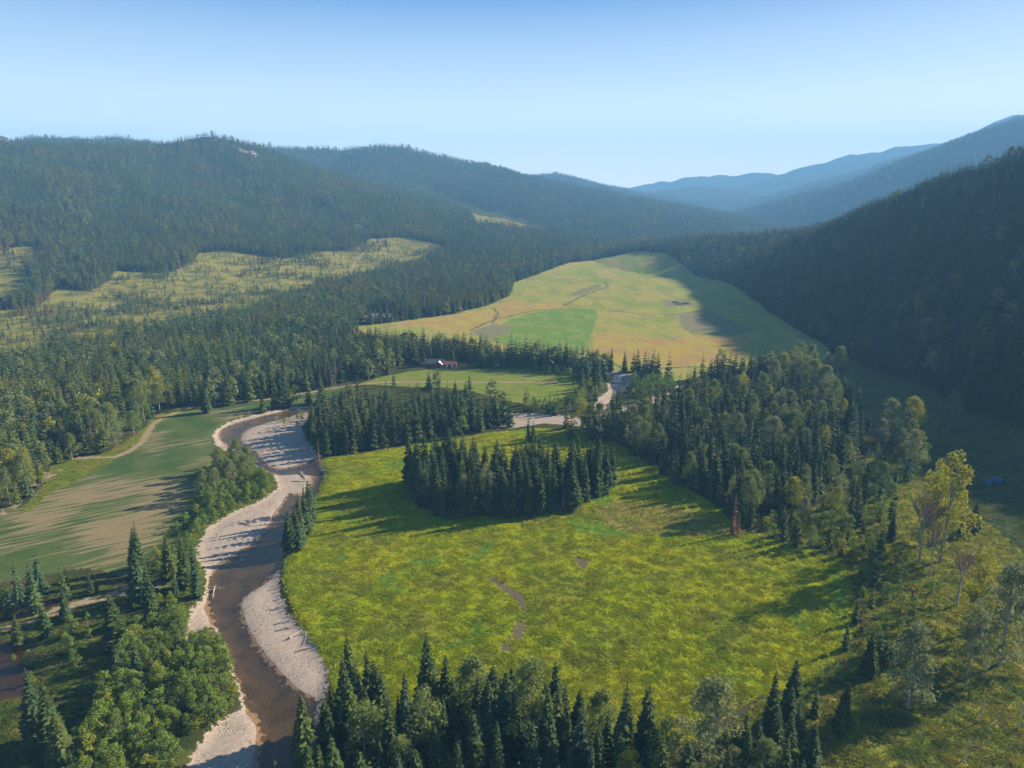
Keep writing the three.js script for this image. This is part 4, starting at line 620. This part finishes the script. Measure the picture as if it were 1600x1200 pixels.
// the largest of each kind in view are things of their own; all others go into the masses
const eyeTo = (p) => Math.hypot(p.x, p.d, EYE - groundAt(p.x, p.d));
const framed = (p) => { // does some of it fall inside the lens?
  const P = PITCH * Math.PI / 180, y = groundAt(p.x, p.d) + p.h * 0.8 - EYE, f = p.d * Math.cos(P) - y * Math.sin(P), up = p.d * Math.sin(P) + y * Math.cos(P), t = Math.tan(28 * Math.PI / 180);
  return f > 1 && Math.abs(p.x / f) < t * 1.345 && Math.abs(up / f) < t * 1.01;
};
const ownLimit = { spruce: 300, pine: 290, cottonwood: 240, willow: 290, dead: 60, bare: 10 }, rest = [];
const rndT = seeded(5);
for (const w of WOODS) if (w.d < 700 && framed(w)) {
  const left = w.x < 0;
  w.label = { spruce: left ? 'spruce on the forest edge along the top of the mown field' : 'shaded spruce on the foot of the dark right hill', pine: left ? ['olive', 'dark', 'yellowish'][w.kind === 'pine' ? (w.coat = Math.floor(rndT() * 3)) : 0] + ' green pine in the wood above the mown field' : 'shaded pine on the foot of the dark right hill', cottonwood: left ? 'leafy cottonwood in the conifer wood above the mown field' : 'pale leafy cottonwood on the shaded right hill foot', dead: left ? 'brown dead conifer inside the wood above the mown field' : 'grey brown dead conifer on the shaded right hill foot' }[w.kind];
  w.label = fit(sized(w.h, 15.5) + w.label + (left ? placed((w.x + 380) / 240, (w.d - 330) / 270) : placed((w.x - 150) / 300, (w.d - 250) / 400)));
  w.group = (left ? 'left wood ' : 'right hill ') + w.kind + 's';
}
for (const kind in ownLimit) {
  const all = [...PLANTS, ...WOODS.filter((w) => w.label)].filter((p) => p.kind === kind), seen = all.filter((p) => framed(p) || p.own).sort((a, b) => (b.own ? 1 : 0) - (a.own ? 1 : 0) || b.h / eyeTo(b) - a.h / eyeTo(a));
  const own = new Set(seen.slice(0, ownLimit[kind]));
  for (const p of all) { p.single = own.has(p); if (!p.single && !WOODS.includes(p)) rest.push(p); }
}
for (const p of [...PLANTS, ...WOODS]) {
  if (!p.single) continue;
  const variants = p.patch !== undefined && LIGHT[p.kind] ? LIGHT[p.kind] : SHAPES[p.kind], v = variants[Math.floor(rndT() * variants.length)], coats = COAT[p.kind], s = p.h / SIZE[p.kind], y = groundAt(p.x, p.d);
  const yellow = /yellow/.test(p.label), grey = /grey|pale|silvery/.test(p.label);
  const coat = p.coat !== undefined ? coats[p.coat] : p.kind === 'dead' ? coats[/red|rusty/.test(p.label) ? 0 : 1] : p.kind === 'cottonwood' && (yellow || grey) ? coats[yellow ? 2 : 1] : /olive|light green|bright/.test(p.label) && p.kind === 'spruce' ? coats[2] : coats[Math.floor(rndT() * rndT() * coats.length * 1.3) % coats.length];
  const o = new THREE.Group(); o.name = numbered(NAME[p.kind]);
  o.position.set(p.x, y - 0.1, -p.d); o.rotation.y = rndT() * 6.283; o.scale.set(s * p.w, s, s * p.w);
  const t = shade(new THREE.Mesh(v.wood, WOOD)), c = shade(new THREE.Mesh(v.crown, coat)); t.name = p.kind === 'willow' ? 'stems' : 'trunk'; c.name = 'crown'; o.add(t, c);
  o.userData.label = p.label; o.userData.category = CATEGORY[p.kind]; if (p.group) o.userData.group = p.group;
  scene.add(o);
}
// masses: one object for each wood, made of instanced trees
const M4 = new THREE.Matrix4(), Q = new THREE.Quaternion(), UP = new THREE.Vector3(0, 1, 0), COL = new THREE.Color();
const needle = plantMaterial('wood_needles', 1, 1, 1), foliage = plantMaterial('wood_leaves', 1, 1, 1, 0.25);
function mass(name, list, label) {
  const root = new THREE.Group(); root.name = name; root.userData = { kind: 'stuff', label, category: 'forest' }; scene.add(root);
  const sets = new Map(), rnd = seeded(name.length * 31);
  for (const p of list) {
    const far = eyeTo(p) > 1500, k = p.kind === 'willow' ? 'willow' + Math.floor(rnd() * 4) : p.kind === 'cottonwood' ? 'leaf' + Math.floor(rnd() * 2) : far ? 'far' + Math.floor(rnd() * 2) : (p.kind === 'pine' ? 'pine' : 'spruce') + Math.floor(rnd() * 3);
    if (!sets.has(k)) sets.set(k, []); sets.get(k).push(p);
  }
  for (const [k, ps] of sets) {
    const kind = k.slice(0, -1), n = +k.slice(-1), geo = kind === 'willow' ? SHAPES.willow[n].crown : SIMPLE[kind][n], size = kind === 'willow' ? 5 : kind === 'leaf' ? 16 : 20;
    const m = shade(new THREE.InstancedMesh(geo, kind === 'willow' || kind === 'leaf' ? foliage : needle, ps.length));
    m.name = { willow: 'willows', leaf: 'broadleaf_trees', far: 'conifers', pine: 'pines', spruce: 'spruces' }[kind]; m.userData.kind = 'stuff';
    ps.forEach((p, i) => {
      const s = p.h / size; Q.setFromAxisAngle(UP, rnd() * 6.283);
      M4.compose(new THREE.Vector3(p.x, groundAt(p.x, p.d) - 0.2, -p.d), Q, new THREE.Vector3(s * p.w, s, s * p.w)); m.setMatrixAt(i, M4);
      const coats = COAT[p.kind], c = coats[Math.floor(rnd() * coats.length)].color, b = (0.82 + 0.4 * rnd()) * (kind === 'leaf' ? 0.62 : 1), tone = 1 + 0.22 * noiseB(p.x / 180, p.d / 180);
      m.setColorAt(i, COL.setRGB(c.r * b * tone, c.g * b, c.b * b * (2 - tone)));
    });
    root.add(m);
  }
}
const others = WOODS.filter((w) => !w.single);
mass('stand_trees', rest, 'smaller trees standing deep inside the groves and thickets of the valley floor');
mass('left_forest', others.filter((w) => w.x < -60 && w.d <= 1900 && w.x < -0.05 * w.d), 'conifer forest on the sunlit hill at the left');
mass('right_forest', others.filter((w) => w.x > 60 && w.d <= 1500 && !(w.x < -0.05 * w.d)), 'dark conifer forest on the shaded hill at the right');
mass('far_forest', others.filter((w) => !(w.x < -60 && w.d <= 1900 && w.x < -0.05 * w.d) && !(w.x > 60 && w.d <= 1500 && !(w.x < -0.05 * w.d))), 'hazy forest on the valley floor and hills beyond the pasture');
console.log('planted');

// ---------------------------------------------------------------- tall grass of the meadow and the rough ground
{
  const rnd = seeded(9), f = new Faces();
  for (let i = 0; i < 7; i++) { const a = rnd() * 6.283, r = 0.32 * rnd(), x = Math.cos(a) * r, z = Math.sin(a) * r, b = rnd() * 6.283, w = 0.12, h = 0.10 + 0.2 * rnd(); f.tri([x - Math.cos(b) * w, -0.05, z - Math.sin(b) * w], [x + Math.cos(b) * w, -0.05, z + Math.sin(b) * w], [x * 2.3 + (rnd() - 0.5) * 0.4, h, z * 2.3 + (rnd() - 0.5) * 0.4], [1, 1, 1]); }
  const blade = f.done(), spots = [];
  for (let tries = 0; tries < 1100000 && spots.length < 200000; tries++) {
    const d = 84 + 300 * Math.pow(rnd(), 1.35), x = (rnd() - 0.48) * (2.0 * d + 60), c = cover(x, d);
    const n = COVER[c], lush = fbm(x / 8, d / 6, 3);
    if (n === 'meadow' ? rnd() > 0.55 + 0.8 * lush : n === 'weeds' ? rnd() > 0.45 : n === 'rough' || n === 'tan' ? rnd() > 0.6 + 0.7 * lush : n === 'shrubland' || n === 'roadside' || n === 'shadegrass' ? rnd() > 0.4 + 0.5 * lush : true) continue;
    spots.push([x, d, c, lush]);
  }
  const m = shade(new THREE.InstancedMesh(blade, plantMaterial('grass_blades', 1, 1, 1, 0.45), spots.length)); m.name = 'tall_grass'; m.userData = { kind: 'stuff', label: 'tufted green grass of the meadow and rough ground', category: 'grass' };
  spots.forEach(([x, d, c, lush], i) => {
    const big = COVER[c] === 'weeds' ? 0.8 + 0.7 * rnd() : COVER[c] === 'meadow' ? 0.75 + 0.5 * rnd() + 0.5 * Math.max(0, lush) : 0.8 + 0.9 * rnd() * rnd();
    Q.setFromAxisAngle(UP, rnd() * 6.283); M4.compose(new THREE.Vector3(x, groundAt(x, d), -d), Q, new THREE.Vector3(big * 1.25, big, big * 1.25)); m.setMatrixAt(i, M4);
    const k = coverColour(c, x, d, true), b = 1.25 + 0.35 * rnd(); m.setColorAt(i, COL.setRGB(k[0] * b, k[1] * b * 1.04, k[2] * b));
  });
  scene.add(m);
}
console.log('grass');

// loose cobbles and boulders on the gravel bars and in the shallows
{
  const rnd = seeded(15), stone = new THREE.IcosahedronGeometry(0.3, 1), p = stone.attributes.position;
  for (let i = 0; i < p.count; i++) { const k = 1 + 0.25 * noise(p.getX(i) * 5, p.getY(i) * 5 + p.getZ(i) * 3); p.setXYZ(i, p.getX(i) * k * 1.25, p.getY(i) * k * 0.6, p.getZ(i) * k); }
  stone.computeVertexNormals();
  const spots = [];
  for (let i = 0; i < 400000 && spots.length < 9000; i++) { const d = 110 + 390 * Math.pow(rnd(), 1.5), x = -170 + 260 * rnd(), c = cover(x, d); if ((c === ID.gravel || c === ID.bar) ? rnd() < 0.4 + 0.8 * noise(x / 9, d / 9) : c === ID.water && channelOf(x, d) < 0.8 && rnd() < 0.3) spots.push([x, d]); }
  const m = shade(new THREE.InstancedMesh(stone, new THREE.MeshStandardMaterial({ name: 'river_stone', roughness: 0.9 }), spots.length)); m.name = 'river_cobbles'; m.userData = { kind: 'stuff', label: 'loose pale cobbles scattered over the gravel bars', category: 'stones' };
  spots.forEach(([x, d], i) => { const s = 0.25 + 0.9 * rnd() * rnd() * rnd() * rnd() + 0.15 * rnd(); Q.setFromAxisAngle(UP, rnd() * 6.283); M4.compose(new THREE.Vector3(x, groundAt(x, d), -d), Q, new THREE.Vector3(s, s, s)); m.setMatrixAt(i, M4); const b = 0.45 + 0.5 * rnd(); m.setColorAt(i, COL.setRGB(0.31 * b, 0.26 * b, 0.21 * b)); });
  scene.add(m);
}

// ---------------------------------------------------------------- made and fallen things
const plain = (name, r, g, b, rough = 0.9) => new THREE.MeshStandardMaterial({ name, color: rgb(r, g, b), roughness: rough });
const base = (name, x, d, turn, label, category, group, lift = 0) => { const o = new THREE.Group(); o.name = numbered(name); o.position.set(x, groundAt(x, d) + lift, -d); o.rotation.y = turn; o.userData = { label, category }; if (group) o.userData.group = group; scene.add(o); return o; };
const part = (o, name, g, m) => { const p = shade(new THREE.Mesh(g, m)); p.name = name; o.add(p); return p; };
const box = (w, h, t, x, y, z) => new THREE.BoxGeometry(w, h, t).translate(x, y, z);
function gable(len, wide, wall, rise) { // house body, ridge along x
  const s = new THREE.Shape(); s.moveTo(-wide / 2, 0); s.lineTo(wide / 2, 0); s.lineTo(wide / 2, wall); s.lineTo(0, wall + rise); s.lineTo(-wide / 2, wall); s.closePath();
  return new THREE.ExtrudeGeometry(s, { depth: len, bevelEnabled: false }).translate(0, 0, -len / 2).rotateY(Math.PI / 2);
}
function roofSide(len, wide, wall, rise, sgn, over = 0.5) { const run = wide / 2 + over, fall = rise / (wide / 2) * run, slope = Math.hypot(run, fall); return new THREE.BoxGeometry(len + over * 2, 0.16, slope).rotateX(sgn * Math.atan2(fall, run)).translate(0, wall + rise - fall / 2 + 0.14, sgn * run / 2); }
{
  const red = plain('red_boards', 0.20, 0.045, 0.035), roof = plain('dark_roof', 0.085, 0.080, 0.080, 0.6), trim = plain('white_trim', 0.70, 0.68, 0.64), dark = plain('dark_opening', 0.03, 0.025, 0.02), redRoof = plain('red_roof', 0.22, 0.07, 0.055, 0.6);
  const b = base('barn', -59, 525, -0.06, 'long red barn with dark roof under the spruces behind the small field', 'barn', null, -0.15);
  part(b, 'wall', gable(17, 8, 3, 2.6), red); part(b, 'roof', roofSide(17, 8, 3, 2.6, 1), roof); part(b, 'roof', roofSide(17, 8, 3, 2.6, -1), roof);
  const front = part(b, 'porch_gable', gable(5, 5, 2.7, 1.9).rotateY(Math.PI / 2).translate(5.4, 0, 3.6), red); part(front, 'roof', roofSide(5, 5, 2.7, 1.9, 1, 0.3).rotateY(Math.PI / 2).translate(5.4, 0, 3.6), trim); part(front, 'roof', roofSide(5, 5, 2.7, 1.9, -1, 0.3).rotateY(Math.PI / 2).translate(5.4, 0, 3.6), roof);
  part(front, 'door', box(2.2, 2.2, 0.12, 5.4, 1.1, 6.15), dark);
  part(b, 'wing', gable(9, 6, 2.4, 1.6).translate(13.2, 0, 0.4), red); part(b, 'wing_roof', roofSide(9, 6, 2.4, 1.6, 1).translate(13.2, 0, 0.4), redRoof); part(b, 'wing_roof', roofSide(9, 6, 2.4, 1.6, -1).translate(13.2, 0, 0.4), redRoof);
  for (const x of [-6.5, -3.5, -0.5]) { const w = part(b, 'window', box(1.1, 1, 0.1, x, 1.7, 4.03), dark); part(w, 'frame', box(1.4, 0.14, 0.14, x, 2.27, 4.06), trim); }
  for (const x of [11, 15]) part(b, 'door', box(1.8, 2, 0.1, x, 1, 3.43), trim);
  const s = base('shed', -12, 523, 0.3, 'small white shed between the spruce belt and the spruce row', 'shed', null, -0.1);
  part(s, 'wall', gable(4.5, 3.4, 2.3, 1.1), trim); part(s, 'roof', roofSide(4.5, 3.4, 2.3, 1.1, 1, 0.3), roof); part(s, 'roof', roofSide(4.5, 3.4, 2.3, 1.1, -1, 0.3), roof); part(s, 'door', box(0.9, 1.9, 0.08, 0.6, 0.95, 1.73), dark);
}
{ // two pale rounded shelters on the shaded grass
  const cloth = new THREE.MeshStandardMaterial({ name: 'pale_cloth', color: rgb(0.035, 0.085, 0.115), roughness: 0.9, side: THREE.DoubleSide }), dark = plain('shelter_opening', 0.04, 0.05, 0.06), pole = plain('shelter_pole', 0.05, 0.09, 0.11, 0.5);
  const hoop = (len, w, h) => { const s = new THREE.Shape(); s.moveTo(-w / 2, 0); for (let i = 0; i <= 12; i++) { const a = Math.PI * (1 - i / 12); s.lineTo(Math.cos(a) * w / 2, 0.5 * h + Math.sin(a) * h * 0.5); } s.lineTo(w / 2, 0); s.closePath(); return new THREE.ExtrudeGeometry(s, { depth: len, bevelEnabled: true, bevelSize: 0.12, bevelThickness: 0.12, bevelSegments: 2 }).translate(0, 0, -len / 2); };
  for (const [x, d, turn, len, w, h, label] of [[206, 293, 0.9, 3.6, 3.0, 2.5, 'dimmer pale shelter, left of two on the shaded grass'], [211.5, 294, 0.5, 4.2, 3.4, 2.6, 'brighter blue grey shelter, right of two on the shaded grass']]) {
    const o = base('shelter', x, d, turn, label, 'shelter', 'shelters on the shaded grass', -0.05);
    part(o, 'cover', hoop(len, w, h), cloth); part(o, 'opening', new THREE.CylinderGeometry(w * 0.26, w * 0.3, 0.1, 12).rotateX(Math.PI / 2).translate(0, h * 0.42, len / 2 + 0.12), dark);
    for (const z of [-len / 4, len / 4]) part(o, 'hoop', new THREE.TorusGeometry(w / 2 + 0.03, 0.05, 5, 14, Math.PI).scale(1, h / w, 1).translate(0, h * 0.5, z), pole);
  }
}
// driftwood and fallen trunks: a tapered stem with broken stubs and, on some, a root plate
const driftMats = [plain('weathered_wood', 0.33, 0.29, 0.24), plain('brown_wood', 0.24, 0.18, 0.13)];
function log(seed, len, r, roots) {
  const rnd = seeded(seed), f = new Faces(), white = [1, 1, 1]; let a = [0, r * 0.8, -len / 2], ra = r;
  for (let i = 1; i <= 4; i++) { const b = [(rnd() - 0.5) * 0.35, r * 0.8 + rnd() * 0.12, -len / 2 + len * i / 4], rb = r * (1 - 0.19 * i); limb(f, a, b, ra, rb, 7, white); a = b; ra = rb; }
  const stubs = new Faces(); for (let i = 0; i < 6; i++) { const z = (rnd() - 0.2) * len * 0.5, w = rnd() * Math.PI; limb(stubs, [0, r, z], [Math.cos(w) * (0.5 + rnd()), r + Math.sin(w) * (0.4 + 0.8 * rnd()), z + 0.5], r * 0.22, 0.02, 4, white); }
  const plate = new Faces(); if (roots) for (let i = 0; i < 11; i++) { const w = i / 11 * 6.283, L = r * (2.2 + 2 * rnd()); limb(plate, [0, r, -len / 2], [Math.cos(w) * L, Math.max(0.05, r + Math.sin(w) * L), -len / 2 - 0.3 - 0.4 * rnd()], r * 0.42, 0.04, 4, white); }
  return { stem: f.done(), stubs: stubs.done(), plate: roots ? plate.done() : null };
}
const logShapes = [log(1, 9, 0.34, true), log(2, 7, 0.24, false), log(3, 12, 0.3, true), log(4, 5, 0.2, false)];
for (const [x, d, turn, shape, s, mat, label] of LOGS) {
  const o = base('fallen_log', x, d, turn, label, 'log', 'driftwood and fallen trunks', -0.05), q = logShapes[shape]; o.scale.setScalar(s);
  if (o.position.y < -1.1) o.position.y = -1.15;
  part(o, 'stem', q.stem, driftMats[mat]); part(o, 'branch_stubs', q.stubs, driftMats[mat]); if (q.plate) part(o, 'root_plate', q.plate, driftMats[1]);
}
// standing snags
for (const p of PLANTS) if (p.kind === 'snag') {
  const rnd = seeded(Math.round(p.x * 7)), lean = /leaning/.test(p.label) ? 2.2 : 0.4, f = new Faces(), g = new Faces(), white = [1, 1, 1];
  limb(f, [0, -0.4, 0], [lean * 0.5, p.h * 0.5, 0.1], 0.14, 0.1, 6, white); limb(f, [lean * 0.5, p.h * 0.5, 0.1], [lean, p.h, 0.15], 0.1, 0.03, 6, white);
  for (let i = 0; i < 9; i++) { const t = 0.3 + 0.65 * rnd(), a = rnd() * 6.283, L = 0.4 + 0.9 * rnd(); limb(g, [lean * t, p.h * t, 0.1], [lean * t + Math.cos(a) * L, p.h * t + 0.15, 0.1 + Math.sin(a) * L], 0.045, 0.012, 4, white); }
  const o = base('snag', p.x, p.d, 0.3, p.label, 'snag'); part(o, 'trunk', f.done(), plain('bleached_wood', 0.36, 0.34, 0.31)); part(o, 'branch_stubs', g.done(), driftMats[0]);
}
// heaps of cut branches
for (const [x, d, w, h, label] of PILES) {
  const rnd = seeded(Math.round(x * 3 + d)), f = new Faces(), n = 150;
  for (let i = 0; i < n; i++) { const a = rnd() * 6.283, r = w / 2 * Math.sqrt(rnd()), y = h * (1 - (2 * r / w) ** 2) * rnd(), b = rnd() * 6.283, L = 0.8 + 1.7 * rnd(), X = Math.cos(a) * r, Z = Math.sin(a) * r * 0.6; limb(f, [X - Math.cos(b) * L, y, Z - Math.sin(b) * L * 0.6], [X + Math.cos(b) * L, y + (rnd() - 0.3) * 0.9, Z + Math.sin(b) * L * 0.6], 0.11, 0.04, 3, tint([1, 1, 1], rnd, 0.4)); }
  const o = base('brush_pile', x, d, 0, label, 'brush pile', 'heaps of cut branches'); const m = plain('cut_branches', 0.17, 0.135, 0.125); m.vertexColors = true; part(o, 'branches', f.done(), m);
}
// bare rock on the hills
for (const [x, d, size, label] of ROCKS) {
  const o = base('rock_outcrop', x, d, 0.4, label, 'rock', 'rock outcrops'), rnd = seeded(Math.round(d)), stone = plain('pinkish_rock', 0.36, 0.27, 0.22);
  for (let i = 0; i < 7; i++) { const g = new THREE.IcosahedronGeometry(size * (0.25 + 0.3 * rnd()), 2), p = g.attributes.position; for (let k = 0; k < p.count; k++) { const m = 1 + 0.3 * noise(p.getX(k) / size * 3 + i * 9, p.getY(k) / size * 3 + p.getZ(k)); p.setXYZ(k, p.getX(k) * m, p.getY(k) * m * 0.75, p.getZ(k) * m); } g.computeVertexNormals(); const X = (rnd() - 0.5) * size * 1.5, Z = (rnd() - 0.5) * size; part(o, 'boulder', g.translate(X, groundAt(x + X, d - Z) - groundAt(x, d) + size * 0.12, Z), stone); }
}

renderer.render(scene, camera);
